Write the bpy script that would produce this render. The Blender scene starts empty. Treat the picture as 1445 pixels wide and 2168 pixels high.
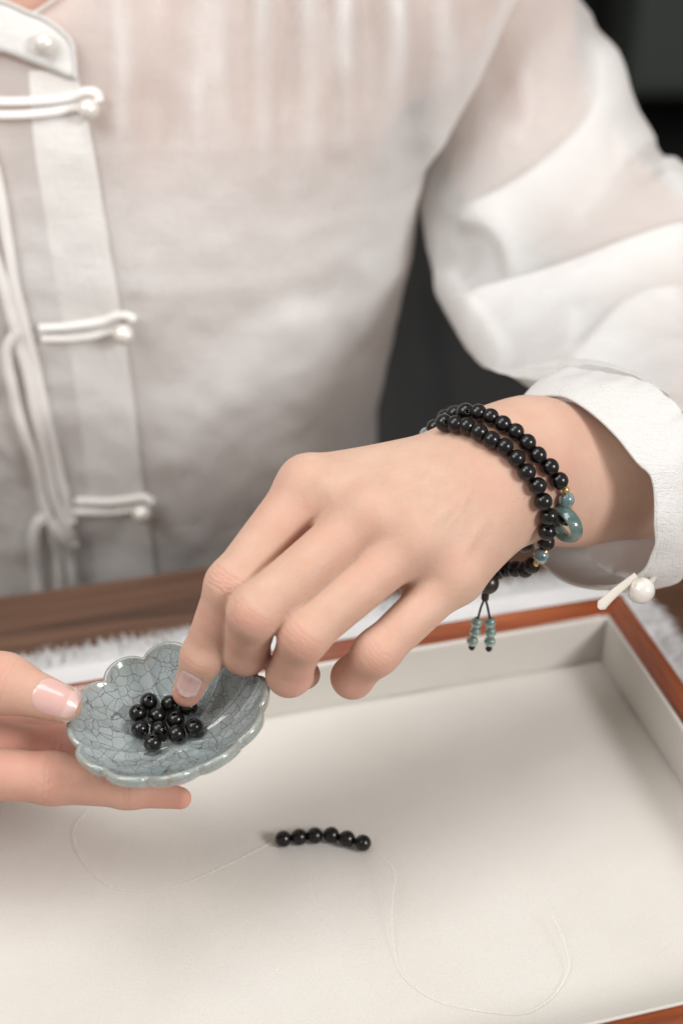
import bpy, math, random
import numpy as np
from mathutils import Vector, Matrix
from mathutils.bvhtree import BVHTree

random.seed(7)
rng = np.random.default_rng(11)
S = bpy.context.scene
COL = S.collection
A = np.array

# ------------------------------------------------------------------ camera
PITCH = math.radians(33.5); FPX = 3011.0; CX, CY = 722.5, 1084.0
CR = A([1., 0, 0]); CU = A([0, math.sin(PITCH), math.cos(PITCH)]); CF = A([0, math.cos(PITCH), -math.sin(PITCH)])
CAM = A([0, 0, .3866])
cam = bpy.data.cameras.new('camera')
cam.sensor_fit = 'VERTICAL'; cam.sensor_height = 36.0; cam.sensor_width = 24.0
cam.lens = FPX * 36.0 / 2168.0
cam.clip_start = .01; cam.clip_end = 60
cam.dof.use_dof = True; cam.dof.focus_distance = .470; cam.dof.aperture_fstop = 5.2
cam.dof.aperture_blades = 9
camo = bpy.data.objects.new('camera', cam); COL.objects.link(camo)
camo.location = CAM; camo.rotation_euler = (math.radians(90) - PITCH, 0, 0)
S.camera = camo

# ------------------------------------------------------------------ light
W = bpy.data.worlds.new('World'); S.world = W; W.use_nodes = True
bg = W.node_tree.nodes['Background']
bg.inputs[0].default_value = (1.0, .955, .905, 1); bg.inputs[1].default_value = .36
S.view_settings.view_transform = 'Standard'; S.view_settings.look = 'None'
S.view_settings.exposure = 0.18; S.view_settings.gamma = 1.0


def area(name, loc, target, size, power, color, spread=180):
    l = bpy.data.lights.new(name, 'AREA'); l.shape = 'RECTANGLE'
    l.size, l.size_y = size; l.energy = power; l.color = color; l.spread = math.radians(spread)
    o = bpy.data.objects.new(name, l); COL.objects.link(o); o.location = loc
    d = Vector(target) - Vector(loc); o.rotation_euler = d.to_track_quat('-Z', 'Y').to_euler()
    return o


area('overhead_softbox', (-.10, .40, 1.15), (0, .42, .05), (.50, .50), 4.2, (.98, .995, 1.0))
area('left_softbox', (-.72, .04, 1.08), (-.02, .48, .10), (.60, .60), 7.4, (1.0, .99, .975))
area('side_lamp', (1.05, -.36, .84), (0, .45, .08), (.40, .40), 14.0, (.99, .99, 1.0))

# ------------------------------------------------------------------ helpers
def ray(x, y): return CF + (x - CX) / FPX * CR + (CY - y) / FPX * CU
def PX(x, y, d): return CAM + d * ray(x, y)
def PZ(x, y, z): r = ray(x, y); return CAM + r * ((z - CAM[2]) / r[2])
def PY(x, y, Y): r = ray(x, y); return CAM + r * (Y / r[1])
def proj(P):
    q = np.asarray(P) - CAM
    d = q @ CF
    return CX + FPX * (q @ CR) / d, CY - FPX * (q @ CU) / d, d
def nrm(v): v = np.asarray(v, float); return v / np.linalg.norm(v)

def cr_spline(P, n, closed=False):
    """Catmull-Rom through the points, n samples (uniform in index)"""
    P = np.asarray(P, float); m = len(P)
    if closed:
        t = np.arange(n) * m / n; i = np.floor(t).astype(int); f = (t - i)[:, None]
        g = lambda k: P[(i + k) % m]
    else:
        t = np.linspace(0, m - 1, n); i = np.minimum(np.floor(t).astype(int), m - 2); f = (t - i)[:, None]
        Q = np.vstack([2 * P[0] - P[1], P, 2 * P[-1] - P[-2]])
        g = lambda k: Q[i + k + 1]
    a, b, c, d = g(-1), g(0), g(1), g(2)
    return .5 * ((2 * b) + (c - a) * f + (2 * a - 5 * b + 4 * c - d) * f * f + (3 * b - a - 3 * c + d) * f ** 3)

def link(name, me, mat=None, parent=None):
    o = bpy.data.objects.new(name, me); COL.objects.link(o)
    if mat is not None and not me.materials: me.materials.append(mat)
    if parent is not None: o.parent = parent
    return o

def mk(name, V, Fc, mat=None, parent=None, smooth=True):
    """V (n,3); Fc int array (m,4) or (m,3), or a list of both"""
    if isinstance(Fc, np.ndarray): Fc = [Fc]
    me = bpy.data.meshes.new(name)
    V = np.asarray(V, np.float32)
    me.vertices.add(len(V)); me.vertices.foreach_set('co', V.ravel())
    nl = sum(f.size for f in Fc); nf = sum(len(f) for f in Fc)
    me.loops.add(nl); me.polygons.add(nf)
    me.loops.foreach_set('vertex_index', np.concatenate([f.ravel() for f in Fc]).astype(np.int32))
    st = []; k = 0
    for f in Fc:
        st.append(k + np.arange(len(f)) * f.shape[1]); k += f.size
    me.polygons.foreach_set('loop_start', np.concatenate(st).astype(np.int32))
    me.polygons.foreach_set('use_smooth', np.full(nf, smooth))
    me.update(calc_edges=True); me.validate()
    return link(name, me, mat, parent)

def grid_faces(nu, nv, cu=False, cv=False):
    i = np.arange(nu if cu else nu - 1); j = np.arange(nv if cv else nv - 1)
    I, J = np.meshgrid(i, j, indexing='ij'); I = I.ravel(); J = J.ravel()
    I2 = (I + 1) % nu; J2 = (J + 1) % nv
    return np.stack([I * nv + J, I2 * nv + J, I2 * nv + J2, I * nv + J2], 1)

def grid_normals(V):
    du = np.gradient(V, axis=0); dv = np.gradient(V, axis=1)
    n = np.cross(du, dv); return n / (np.linalg.norm(n, axis=2, keepdims=True) + 1e-12)

def tube_data(P, r, k=8, closed=False, flat=1.0, up=None):
    P = np.asarray(P, float); n = len(P)
    r = np.broadcast_to(np.asarray(r, float), (n,))
    if closed: T = np.roll(P, -1, 0) - np.roll(P, 1, 0)
    else: T = np.gradient(P, axis=0)
    T = T / (np.linalg.norm(T, axis=1, keepdims=True) + 1e-12)
    u = A([0, 0, 1.]) if up is None else nrm(up)
    if abs(T[0] @ u) > .9 and up is None: u = A([0, 1., 0])
    Nn = np.zeros_like(P); cur = u
    for i in range(n):
        c = cur - T[i] * (cur @ T[i]); c /= np.linalg.norm(c) + 1e-12
        Nn[i] = c; cur = c if up is None else u
    B = np.cross(T, Nn)
    th = np.arange(k) * 2 * np.pi / k
    V = P[:, None] + r[:, None, None] * (np.cos(th)[None, :, None] * Nn[:, None] * flat + np.sin(th)[None, :, None] * B[:, None])
    V = V.reshape(-1, 3); Fq = grid_faces(n, k, closed, True)
    if closed: return V, [Fq]
    m = len(V); V = np.vstack([V, P[0], P[-1]])
    j = np.arange(k)
    c0 = np.stack([np.full(k, m), (j + 1) % k, j], 1); b = (n - 1) * k
    c1 = np.stack([np.full(k, m + 1), b + j, b + (j + 1) % k], 1)
    return V, [Fq, np.vstack([c0, c1])]

def tube(name, P, r, mat, parent=None, **kw):
    V, Fc = tube_data(P, r, **kw); return mk(name, V, Fc, mat, parent)

def empty(name, loc, label, cat, group=None):
    o = bpy.data.objects.new(name, None); COL.objects.link(o); o.location = Vector(loc); o.empty_display_size = .02
    tag(o, label, cat, group); return o

def tag(o, label=None, cat=None, group=None, kind=None):
    if label: o['label'] = label
    if cat: o['category'] = cat
    if group: o['group'] = group
    if kind: o['kind'] = kind
    return o

def localise(o):
    """child meshes are written in world space: keep them there"""
    p = o.parent
    if p is not None:
        if p.parent is None: o.matrix_parent_inverse = Matrix.Translation(p.location).inverted()
    return o

def bevel(o, w, seg=2):
    m = o.modifiers.new('bevel', 'BEVEL'); m.width = w; m.segments = seg; m.limit_method = 'ANGLE'; m.angle_limit = math.radians(40)

def box_data(x0, x1, y0, y1, z0, z1):
    V = A([[x, y, z] for z in (z0, z1) for y in (y0, y1) for x in (x0, x1)], float)
    Fq = A([[0, 2, 3, 1], [4, 5, 7, 6], [0, 1, 5, 4], [2, 6, 7, 3], [0, 4, 6, 2], [1, 3, 7, 5]])
    return V, Fq

# value noise for sculpting (numpy)
def vnoise(P, seed=0):
    P = np.asarray(P, float); i = np.floor(P).astype(np.int64); f = P - i; f = f * f * (3 - 2 * f)
    def h(a):
        n = (a[..., 0] * 374761393 + a[..., 1] * 668265263 + a[..., 2] * 2147483647 + seed * 974634677) & 0x7fffffff
        n = ((n ^ (n >> 13)) * 1274126177) & 0x7fffffff
        return ((n ^ (n >> 16)) & 0xffff) / 32768.0 - 1
    r = 0
    for dx in (0, 1):
        for dy in (0, 1):
            for dz in (0, 1):
                w = (f[..., 0] if dx else 1 - f[..., 0]) * (f[..., 1] if dy else 1 - f[..., 1]) * (f[..., 2] if dz else 1 - f[..., 2])
                r = r + w * h(i + A([dx, dy, dz]))
    return r

# ------------------------------------------------------------------ materials
class NT:
    def __init__(s, name):
        s.m = bpy.data.materials.new(name); s.m.use_nodes = True; s.t = s.m.node_tree
        s.b = s.t.nodes['Principled BSDF']; s.out = s.t.nodes['Material Output']
    def n(s, typ, **kw):
        x = s.t.nodes.new(typ)
        for k, v in kw.items():
            if k.startswith('_'): x.inputs[int(k[1:])].default_value = v
            else: setattr(x, k, v)
        return x
    def l(s, a, b): s.t.links.new(a, b)
    def set(s, **kw):
        for k, v in kw.items():
            i = s.b.inputs[k.replace('_', ' ')]
            i.default_value = v
    def coord(s, scale=(1, 1, 1), rot=(0, 0, 0), kind='Object'):
        c = s.n('ShaderNodeTexCoord'); m = s.n('ShaderNodeMapping')
        m.inputs['Scale'].default_value = scale; m.inputs['Rotation'].default_value = rot
        s.l(c.outputs[kind], m.inputs['Vector']); return m.outputs[0]
    def noise(s, vec, scale, detail=4, rough=.5, dist=0):
        x = s.n('ShaderNodeTexNoise'); x.inputs['Scale'].default_value = scale; x.inputs['Detail'].default_value = detail
        x.inputs['Roughness'].default_value = rough; x.inputs['Distortion'].default_value = dist
        if vec is not None: s.l(vec, x.inputs['Vector'])
        return x.outputs[0]
    def ramp(s, fac, stops):
        x = s.n('ShaderNodeValToRGB'); e = x.color_ramp.elements
        while len(e) < len(stops): e.new(.5)
        for k, (p, c) in enumerate(stops):
            e[k].position = p; e[k].color = tuple(c) + ((1,) if len(c) == 3 else ())
        s.l(fac, x.inputs[0]); return x.outputs[0]
    def mix(s, fac, a, b, mode='MIX'):
        x = s.n('ShaderNodeMix'); x.data_type = 'RGBA'; x.blend_type = mode
        for i, v in ((0, fac), (6, a), (7, b)):
            if isinstance(v, (int, float)): x.inputs[i].default_value = v
            elif isinstance(v, tuple): x.inputs[i].default_value = v + ((1,) if len(v) == 3 else ())
            else: s.l(v, x.inputs[i])
        return x.outputs[2]
    def math(s, op, a, b=None):
        x = s.n('ShaderNodeMath', operation=op)
        for i, v in ((0, a), (1, b)):
            if v is None: continue
            if isinstance(v, (int, float)): x.inputs[i].default_value = v
            else: s.l(v, x.inputs[i])
        return x.outputs[0]
    def bump(s, h, strength, dist, normal=None):
        x = s.n('ShaderNodeBump'); x.inputs['Strength'].default_value = strength; x.inputs['Distance'].default_value = dist
        s.l(h, x.inputs['Height'])
        if normal is not None: s.l(normal, x.inputs['Normal'])
        s.l(x.outputs[0], s.b.inputs['Normal']); return x.outputs[0]
    def col(s, c): s.l(c, s.b.inputs['Base Color'])

def m_skin():
    t = NT('skin')
    v = t.coord()
    at = t.n('ShaderNodeAttribute', attribute_name='flush_shade')
    mott = t.noise(v, 90, 4, .6)
    base = t.mix(t.ramp(mott, [(.3, (0, 0, 0)), (.75, (1, 1, 1))]), (.54, .352, .258), (.605, .41, .312))
    base = t.mix(t.math('MULTIPLY', at.outputs['Fac'], 1.0), base, (.55, .235, .18))  # real skin redness, plus warm finger and crease shade put into the colour
    base = t.mix(t.ramp(t.noise(v, 32, 3, .55), [(.45, (0, 0, 0)), (.75, (.85, .85, .85))]), base, (.57, .315, .24))
    vein = t.noise(t.coord((1, 1, 1)), 55, 2, .5)
    base = t.mix(t.ramp(vein, [(.55, (0, 0, 0)), (.8, (.35, .35, .35))]), base, (.53, .37, .285))
    t.col(base)
    t.set(Roughness=.55, Subsurface_Weight=.5, Subsurface_Scale=.007, Specular_IOR_Level=.26)
    t.b.inputs['Subsurface Radius'].default_value = (1, .32, .18)
    f1 = t.n('ShaderNodeTexVoronoi', feature='DISTANCE_TO_EDGE'); f1.inputs['Scale'].default_value = 2000
    t.l(t.coord((1, 1, 1)), f1.inputs['Vector'])
    h = t.math('ADD', t.math('MULTIPLY', f1.outputs['Distance'], .6), t.noise(v, 700, 3, .6))
    t.bump(h, .36, .0005)
    return t.m

def m_nail():
    t = NT('nail_polish')
    at = t.n('ShaderNodeAttribute', attribute_name='free_edge')
    c = t.mix(at.outputs['Fac'], (.64, .385, .345), (.70, .47, .42))
    t.col(c); t.set(Roughness=.25, Specular_IOR_Level=.5, Coat_Weight=.6, Coat_Roughness=.06, Subsurface_Weight=.2, Subsurface_Scale=.002)
    return t.m

def m_linen(name, col, sheer, weave=1.0, translucent=.25):
    t = NT(name)
    v = t.coord()
    slub = t.noise(t.coord((60, 900, 900)), 1, 3, .6); slub2 = t.noise(t.coord((900, 900, 70)), 1, 3, .6)
    s = t.math('ADD', slub, slub2)
    c = t.mix(t.ramp(t.math('MULTIPLY', s, .5), [(.35, (0, 0, 0)), (.65, (1, 1, 1))]), tuple(x * .965 for x in col), tuple(min(.93, x * 1.02) for x in col))
    t.col(c)
    t.set(Roughness=.85, Specular_IOR_Level=.2, Sheen_Weight=.15, Sheen_Roughness=.5)
    crumple = t.noise(t.coord((1, 1, .8)), 75, 5, .6, .6)
    thr = t.math('ADD', t.noise(t.coord((150, 2200, 2200)), 1, 2, .5), t.noise(t.coord((2200, 2200, 150)), 1, 2, .5))
    h = t.math('ADD', t.math('ADD', t.math('MULTIPLY', s, .30 * weave), t.math('MULTIPLY', thr, .30 * weave)), t.math('MULTIPLY', crumple, .85))
    nb = t.bump(h, .55, .0020)
    tr = t.n('ShaderNodeBsdfTranslucent'); t.l(c, tr.inputs[0]); t.l(nb, tr.inputs['Normal'])
    tp = t.n('ShaderNodeBsdfTransparent')
    m1 = t.n('ShaderNodeMixShader'); m1.inputs[0].default_value = translucent
    t.l(t.b.outputs[0], m1.inputs[1]); t.l(tr.outputs[0], m1.inputs[2])
    m2 = t.n('ShaderNodeMixShader'); m2.inputs[0].default_value = sheer
    if sheer > 0:
        ply = t.n('ShaderNodeAttribute', attribute_name='ply')
        t.l(t.math('MULTIPLY', t.math('SUBTRACT', 1.0, ply.outputs['Fac']), sheer), m2.inputs[0])
    t.l(m1.outputs[0], m2.inputs[1]); t.l(tp.outputs[0], m2.inputs[2])
    t.l(m2.outputs[0], t.out.inputs[0])
    return t.m

def m_velvet():
    t = NT('cream_suede'); v = t.coord()
    n1 = t.noise(v, 14, 5, .6); n2 = t.noise(v, 2600, 2, .5); n3 = t.noise(v, 160, 3, .6)
    c = t.mix(t.ramp(n1, [(.3, (0, 0, 0)), (.7, (1, 1, 1))]), (.585, .552, .50), (.63, .602, .556))
    c = t.mix(t.math('MULTIPLY', n2, .22), c, (.54, .505, .455))
    t.col(c); t.set(Roughness=.95, Specular_IOR_Level=.1, Sheen_Weight=.25, Sheen_Roughness=.6)
    t.bump(t.math('ADD', n2, t.math('ADD', t.math('MULTIPLY', n3, .8), t.math('MULTIPLY', t.noise(v, 900, 2, .5), .6))), .45, .0004)
    return t.m

def m_wood(name, along, cols, rough, scale, coat=0.0, bumpy=.1):
    """grain running along local axis 'along' (0 = x, 1 = y)"""
    t = NT(name)
    sc = [scale * 14] * 3; sc[along] = scale
    v = t.coord(tuple(sc))
    n1 = t.noise(v, 1, 6, .6, .8)
    sc2 = [scale * 90] * 3; sc2[along] = scale * 3
    n2 = t.noise(t.coord(tuple(sc2)), 1, 4, .65)
    sc3 = [scale * 4] * 3; sc3[along] = scale * .6
    n3 = t.noise(t.coord(tuple(sc3)), 1, 3, .5)
    f = t.math('ADD', t.math('MULTIPLY', n1, .62), t.math('ADD', t.math('MULTIPLY', n2, .16), t.math('MULTIPLY', n3, .26)))
    t.col(t.ramp(f, [(.36, cols[0]), (.5, cols[1]), (.66, cols[2])]))
    t.set(Roughness=rough, Specular_IOR_Level=.5, Coat_Weight=coat, Coat_Roughness=.15)
    t.bump(f, bumpy, .0006)
    return t.m

def m_glaze():
    t = NT('crackle_glaze')
    v = t.coord()
    wv = t.n('ShaderNodeTexNoise'); wv.inputs['Scale'].default_value = 260; wv.inputs['Detail'].default_value = 2; t.l(v, wv.inputs['Vector'])
    dv = t.n('ShaderNodeVectorMath', operation='MULTIPLY_ADD'); t.l(wv.outputs['Color'], dv.inputs[0]); dv.inputs[1].default_value = (.0018,) * 3; t.l(v, dv.inputs[2])
    def crack(scale, w):
        x = t.n('ShaderNodeTexVoronoi', feature='DISTANCE_TO_EDGE'); x.inputs['Scale'].default_value = scale; x.inputs['Randomness'].default_value = .95
        t.l(dv.outputs[0], x.inputs['Vector'])
        r = t.n('ShaderNodeMapRange'); r.inputs[1].default_value = 0; r.inputs[2].default_value = w; r.inputs[3].default_value = 1; r.inputs[4].default_value = 0
        t.l(x.outputs['Distance'], r.inputs[0]); return r.outputs[0]
    big = crack(250, .038); small = crack(520, .045)
    cell = t.n('ShaderNodeTexVoronoi'); cell.inputs['Scale'].default_value = 250; cell.inputs['Randomness'].default_value = .95; t.l(dv.outputs[0], cell.inputs['Vector'])
    bw = t.n('ShaderNodeRGBToBW'); t.l(cell.outputs['Color'], bw.inputs[0])
    c = t.mix(bw.outputs[0], (.265, .325, .33), (.365, .415, .41))
    c = t.mix(t.ramp(t.noise(v, 45, 3, .6), [(.35, (0, 0, 0)), (.75, (.8, .8, .8))]), c, (.235, .245, .24))
    patch = t.ramp(t.noise(v, 70, 2, .5), [(.38, (0, 0, 0)), (.6, (.9, .9, .9))])
    c = t.mix(t.math('MULTIPLY', small, patch), c, (.085, .09, .085))
    c = t.mix(t.math('MULTIPLY', big, .9), c, (.075, .07, .062))
    rim = t.n('ShaderNodeAttribute', attribute_name='rim')
    c = t.mix(rim.outputs['Fac'], c, (.30, .325, .29))
    brown = t.ramp(t.noise(v, 110, 3, .6), [(.52, (0, 0, 0)), (.7, (.8, .8, .8))])
    c = t.mix(t.math('MULTIPLY', rim.outputs['Fac'], brown), c, (.25, .17, .09))
    t.col(c)
    t.set(Roughness=.16, Specular_IOR_Level=.55, Coat_Weight=.8, Coat_Roughness=.05)
    t.bump(t.noise(v, 120, 2, .5), .10, .0012)
    return t.m

def m_bead():
    t = NT('black_wood_bead'); v = t.coord()
    n = t.noise(t.coord((300, 300, 60)), 1, 3, .6)
    t.col(t.ramp(n, [(.35, (.0022, .002, .002)), (.75, (.007, .0055, .005))]))
    t.set(Roughness=.25, Specular_IOR_Level=.36, Coat_Weight=.22, Coat_Roughness=.10)
    t.bump(t.noise(v, 900, 2, .5), .05, .0002)
    return t.m

def m_simple(name, c, rough, metal=0, spec=.5, coat=0, sss=0, trans=0, bump=None, noisecol=None):
    t = NT(name)
    t.set(Base_Color=tuple(c) + (1,), Roughness=rough, Metallic=metal, Specular_IOR_Level=spec, Coat_Weight=coat, Transmission_Weight=trans)
    if sss: t.set(Subsurface_Weight=sss, Subsurface_Scale=.002)
    if noisecol:
        t.col(t.mix(t.ramp(t.noise(t.coord(), noisecol[1], 4, .6, .6), [(.35, (0, 0, 0)), (.7, (1, 1, 1))]), tuple(c), noisecol[0]))
    if bump: t.bump(t.noise(t.coord(), bump[0], 3, .6), bump[1], bump[2])
    return t.m

M = {}
M['skin'] = m_skin(); M['nail'] = m_nail()
M['linen'] = m_linen('white_linen', (.885, .875, .855), .46)
M['linen_solid'] = m_linen('doubled_white_linen', (.765, .745, .72), .0, 1.0, .18)
M['linen_placket'] = m_linen('placket_linen', (.87, .85, .82), .0, 1.0, .18)
M['cord'] = m_simple('cream_cotton_cord', (.79, .765, .73), .8, spec=.2, bump=(1800, .4, .0004))
M['loop'] = m_simple('beige_cotton_loop', (.56, .515, .45), .8, spec=.2, bump=(1800, .4, .0004))
M['runner'] = m_linen('white_cotton_runner', (.93, .925, .915), .0, 1.4, .15)
M['suede'] = m_velvet()
RW = [(.055, .010, .005), (.23, .048, .014), (.40, .115, .035)]
M['rosewood_x'] = m_wood('rosewood_lengthwise', 0, RW, .2, 9, .7)
M['rosewood_y'] = m_wood('rosewood_crosswise', 1, RW, .2, 9, .7)
M['walnut'] = m_wood('walnut', 0, [(.036, .017, .010), (.098, .048, .028), (.175, .09, .052)], .5, 5.5, 0, .15)
M['glaze'] = m_glaze(); M['bead'] = m_bead()
M['guru'] = m_simple('dark_brown_wood_bead', (.022, .012, .009), .34, coat=.2)
M['jade'] = m_simple('blue_green_jade', (.085, .15, .165), .18, spec=.5, coat=.5, sss=.35, trans=.25, noisecol=((.20, .29, .30), 260))
M['jade_ring'] = m_simple('deep_green_jade', (.16, .27, .25), .12, spec=.5, coat=.7, sss=.2, trans=.65, noisecol=((.26, .38, .35), 160))
M['jade_light'] = m_simple('pale_green_jade', (.16, .27, .235), .2, spec=.5, coat=.6, sss=.4, trans=.25, noisecol=((.26, .37, .32), 300))
M['gold'] = m_simple('gold', (.83, .58, .22), .22, metal=1)
M['blackcord'] = m_simple('dark_brown_cord', (.018, .011, .01), .7, bump=(1500, .4, .0004))
M['pearl'] = m_simple('pearl', (.72, .68, .62), .18, spec=.9, coat=1, sss=.2)
M['pearl'].node_tree.nodes['Principled BSDF'].inputs['Coat IOR'].default_value = 2.1
def m_clear():
    t = NT('clear_elastic'); t.set(Base_Color=(.9, .88, .85, 1), Roughness=.1, Specular_IOR_Level=.6)
    tp = t.n('ShaderNodeBsdfTransparent'); mx = t.n('ShaderNodeMixShader'); mx.inputs[0].default_value = .8
    t.l(t.b.outputs[0], mx.inputs[1]); t.l(tp.outputs[0], mx.inputs[2]); t.l(mx.outputs[0], t.out.inputs[0]); return t.m
M['clear'] = m_clear()
M['floor'] = m_wood('charcoal_floorboard', 1, [(.035, .035, .036), (.05, .05, .051), (.068, .068, .067)], .55, 1.2, 0, .05)
M['darkfloor'] = m_simple('black_floor', (.006, .006, .006), .7)
M['wall'] = m_simple('black_wall', (.004, .004, .004), .8)
M['panel'] = m_simple('grey_green_door', (.075, .088, .076), .6)

# ------------------------------------------------------------------ room behind
V, Fq = box_data(-3, 3, -1.2, 3.6, -.78, -.74)
tag(mk('floor', V, Fq, M['darkfloor'], smooth=False), kind='structure')
V, Fq = box_data(-3, 3, 3.6, 3.7, -.78, 2.2)
tag(mk('wall', V, Fq, M['wall'], smooth=False), kind='structure')

V, Fq = box_data(-1.2, 2.2, .95, 2.75, -.7385, -.728)
o = mk('rug', V, Fq, M['floor'], smooth=False); tag(o, 'charcoal rug on the dark floor behind the person', 'rug')
cb = empty('cabinet', (1.15, 3.45, -.74), 'grey green cabinet in the dark far behind the shoulder', 'cabinet')
V, Fq = box_data(.66, 1.76, 3.30, 3.59, -.63, 1.2); localise(mk('carcass', V, Fq, M['panel'], cb, False))
for x_ in (.665, 1.215):
    V, Fq = box_data(x_, x_ + .54, 3.28, 3.299, -.61, 1.15); o = localise(mk('door', V, Fq, M['panel'], cb, False)); bevel(o, .004)

# ------------------------------------------------------------------ table, runner, tray (tray frame: origin at the inner back right corner)
YAW = math.radians(14.5)
T0 = PZ(1273, 1391, 0.0)
EX = A([math.cos(YAW), math.sin(YAW), 0]); EY = A([-math.sin(YAW), math.cos(YAW), 0])
def tl(x, y, z=0.0): return T0 + EX * x + EY * y + A([0, 0, z])
def place(o):
    o.location = Vector(T0); o.rotation_euler = (0, 0, YAW); return o

ZT = -.0120          # table top
t = place(empty('table', T0, 'dark walnut wooden table in front of the seated person', 'table'))
V, Fq = box_data(-.75, .55, -.55, .125, ZT - .028, ZT)
o = mk('tabletop', V, Fq, M['walnut'], t, False); bevel(o, .002, 3)
for x in (-.70, .50):
    for y in (-.50, .075):
        V, Fq = box_data(x - .025, x + .025, y - .025, y + .025, -.74, ZT - .028)
        bevel(mk('leg', V, Fq, M['walnut'], t, False), .002)

# runner: thin woven sheet with slight waves and a frayed edge
rn = place(empty('table_runner', T0, 'white cotton runner with frayed edges lying under the tray', 'table runner'))
xs = np.linspace(-.46, .036, 160); ys = np.linspace(-.30, .066, 120)
X, Y = np.meshgrid(xs, ys, indexing='ij')
def runner_z(X, Y):
    return ZT + .0009 + .00035 * (1 + vnoise(np.stack([X * 22, Y * 22, X * 0], -1), 3)) + np.clip(Y - .03, 0, 1) * .018 * (1 + vnoise(np.stack([X * 40, Y * 5, X * 0], -1), 5)) * .5 + np.clip(X - .014, 0, 1) * .02 * (1 + vnoise(np.stack([X * 5, Y * 40, X * 0], -1), 6)) * .5
Vg = np.stack([X, Y, runner_z(X, Y)], -1).reshape(-1, 3)
o = mk('cloth', Vg, grid_faces(160, 120), M['runner'], rn)
sm = o.modifiers.new('thickness', 'SOLIDIFY'); sm.thickness = .0006; sm.offset = -1
fv, ff, base = [], [], 0
def thread(x, y, dx, dy, L):
    global base
    k = 6; s = np.linspace(0, 1, k)
    ang = rng.normal(0, .10) + .34 * float(vnoise(A([x * 170, y * 170, 1.5]), 51)); ca, sa = math.cos(ang), math.sin(ang)
    ddx, ddy = dx * ca - dy * sa, dx * sa + dy * ca
    bend = rng.normal(0, .0010)
    px = x + ddx * L * s - ddy * bend * s * s * 3; py = y + ddy * L * s + ddx * bend * s * s * 3
    lift = abs(rng.normal(.0004, .0009))
    z0 = float(runner_z(A(x), A(y)))
    pz = np.maximum(ZT + .0006, z0 * (1 - s) + (ZT + .0008) * s + lift * 4 * s * (1 - s) + rng.uniform(0, .0022) * s)
    Vt, Ft = tube_data(np.stack([px, py, pz], 1), np.linspace(.00030, .00013, k), k=4)
    fv.append(Vt); ff.append([f + base for f in Ft]); base += len(Vt)
for i in range(2600):
    thread(rng.uniform(-.40, .034), .0655 + rng.uniform(-.002, .0004), 0, 1, max(.003, rng.normal(.0095, .0022)))
for i in range(1700):
    thread(.0355 + rng.uniform(-.002, .0004), rng.uniform(-.20, .064), 1, 0, max(.003, rng.normal(.0095, .0024)))
o = mk('fringe', np.vstack(fv), [np.vstack([f[0] for f in ff]), np.vstack([f[1] for f in ff])], M['runner'], rn)
o['kind'] = 'stuff'

# tray: suede floor, four lined walls, four rosewood mouldings with mitred corners
TW, TD, TH = .372, .1835, .0213
tr = place(empty('tray', T0, 'shallow rosewood jewellery tray lined in cream suede', 'tray'))
xs = np.linspace(-TW, 0, 150); ys = np.linspace(-TD, 0, 90); X, Y = np.meshgrid(xs, ys, indexing='ij')
edge = np.minimum(np.minimum(X + TW, -X), np.minimum(Y + TD, -Y))
Z = -.0016 * np.exp(-edge / .0022) + .00022 * vnoise(np.stack([X * 60, Y * 60, X * 0], -1), 4)
o = mk('lining_floor', np.stack([X, Y, Z], -1).reshape(-1, 3), grid_faces(150, 90), M['suede'], tr)
V, Fq = box_data(-TW - .006, .006, -TD - .006, .006, -.0095, -.0022)
mk('base', V, Fq, M['rosewood_x'], tr, False)
cor = [(0., 0.), (-TW, 0.), (-TW, -TD), (0., -TD)]
outd = [(1, 1), (-1, 1), (-1, -1), (1, -1)]
def profile_run(name, prof, i, j, mat, nseg=60, soft=0):
    """sweep the profile (offset outwards, height) along one side with mitred ends"""
    (x0, y0), (x1, y1) = cor[i], cor[j]; d0, d1 = outd[i], outd[j]
    rows = []
    for s in np.linspace(0, 1, nseg):
        rows.append([[(x0 + d0[0] * o_) * (1 - s) + (x1 + d1[0] * o_) * s, (y0 + d0[1] * o_) * (1 - s) + (y1 + d1[1] * o_) * s, h] for o_, h in prof])
    V = A(rows); n = len(prof)
    Vf = V.reshape(-1, 3); Fq = grid_faces(nseg, n, False, True)
    capA = np.arange(n)[None]; capB = ((nseg - 1) * n + np.arange(n)[::-1])[None]
    o = mk(name, Vf, [Fq, capA, capB], mat, tr)
    return o
def arc(cx, cy, r, a0, a1, n): return [(cx + r * math.cos(math.radians(a)), cy + r * math.sin(math.radians(a))) for a in np.linspace(a0, a1, n)]
wall_prof = [(-.0004, -.0012), (-.0004, TH - .0022)] + arc(.0008, TH - .0012, .0012, 180, 90, 6) + [(.0030, TH - .0001), (.0030, -.0012)]
rail_prof = [(.0014, TH - .003)] + arc(.0026, TH - .0004, .0013, 190, 110, 5) + [(.0046, TH + .0016)] + arc(.0082, TH + .0002, .0032, 105, -10, 10) + [(.0116, -.0085), (.0110, -.0093), (.0034, -.0093)]
for i in range(4):
    j = (i + 1) % 4
    profile_run('lining_wall', wall_prof, i, j, M['suede'])
    profile_run('rail', rail_prof, i, j, M['rosewood_x'] if i % 2 == 0 else M['rosewood_y'])
for o in tr.children:
    if o.name.startswith('rail'):
        o.data.set_sharp_from_angle(angle=math.radians(50))
    if o.name.startswith('lining_wall'):
        o.data.set_sharp_from_angle(angle=math.radians(60))

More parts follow.
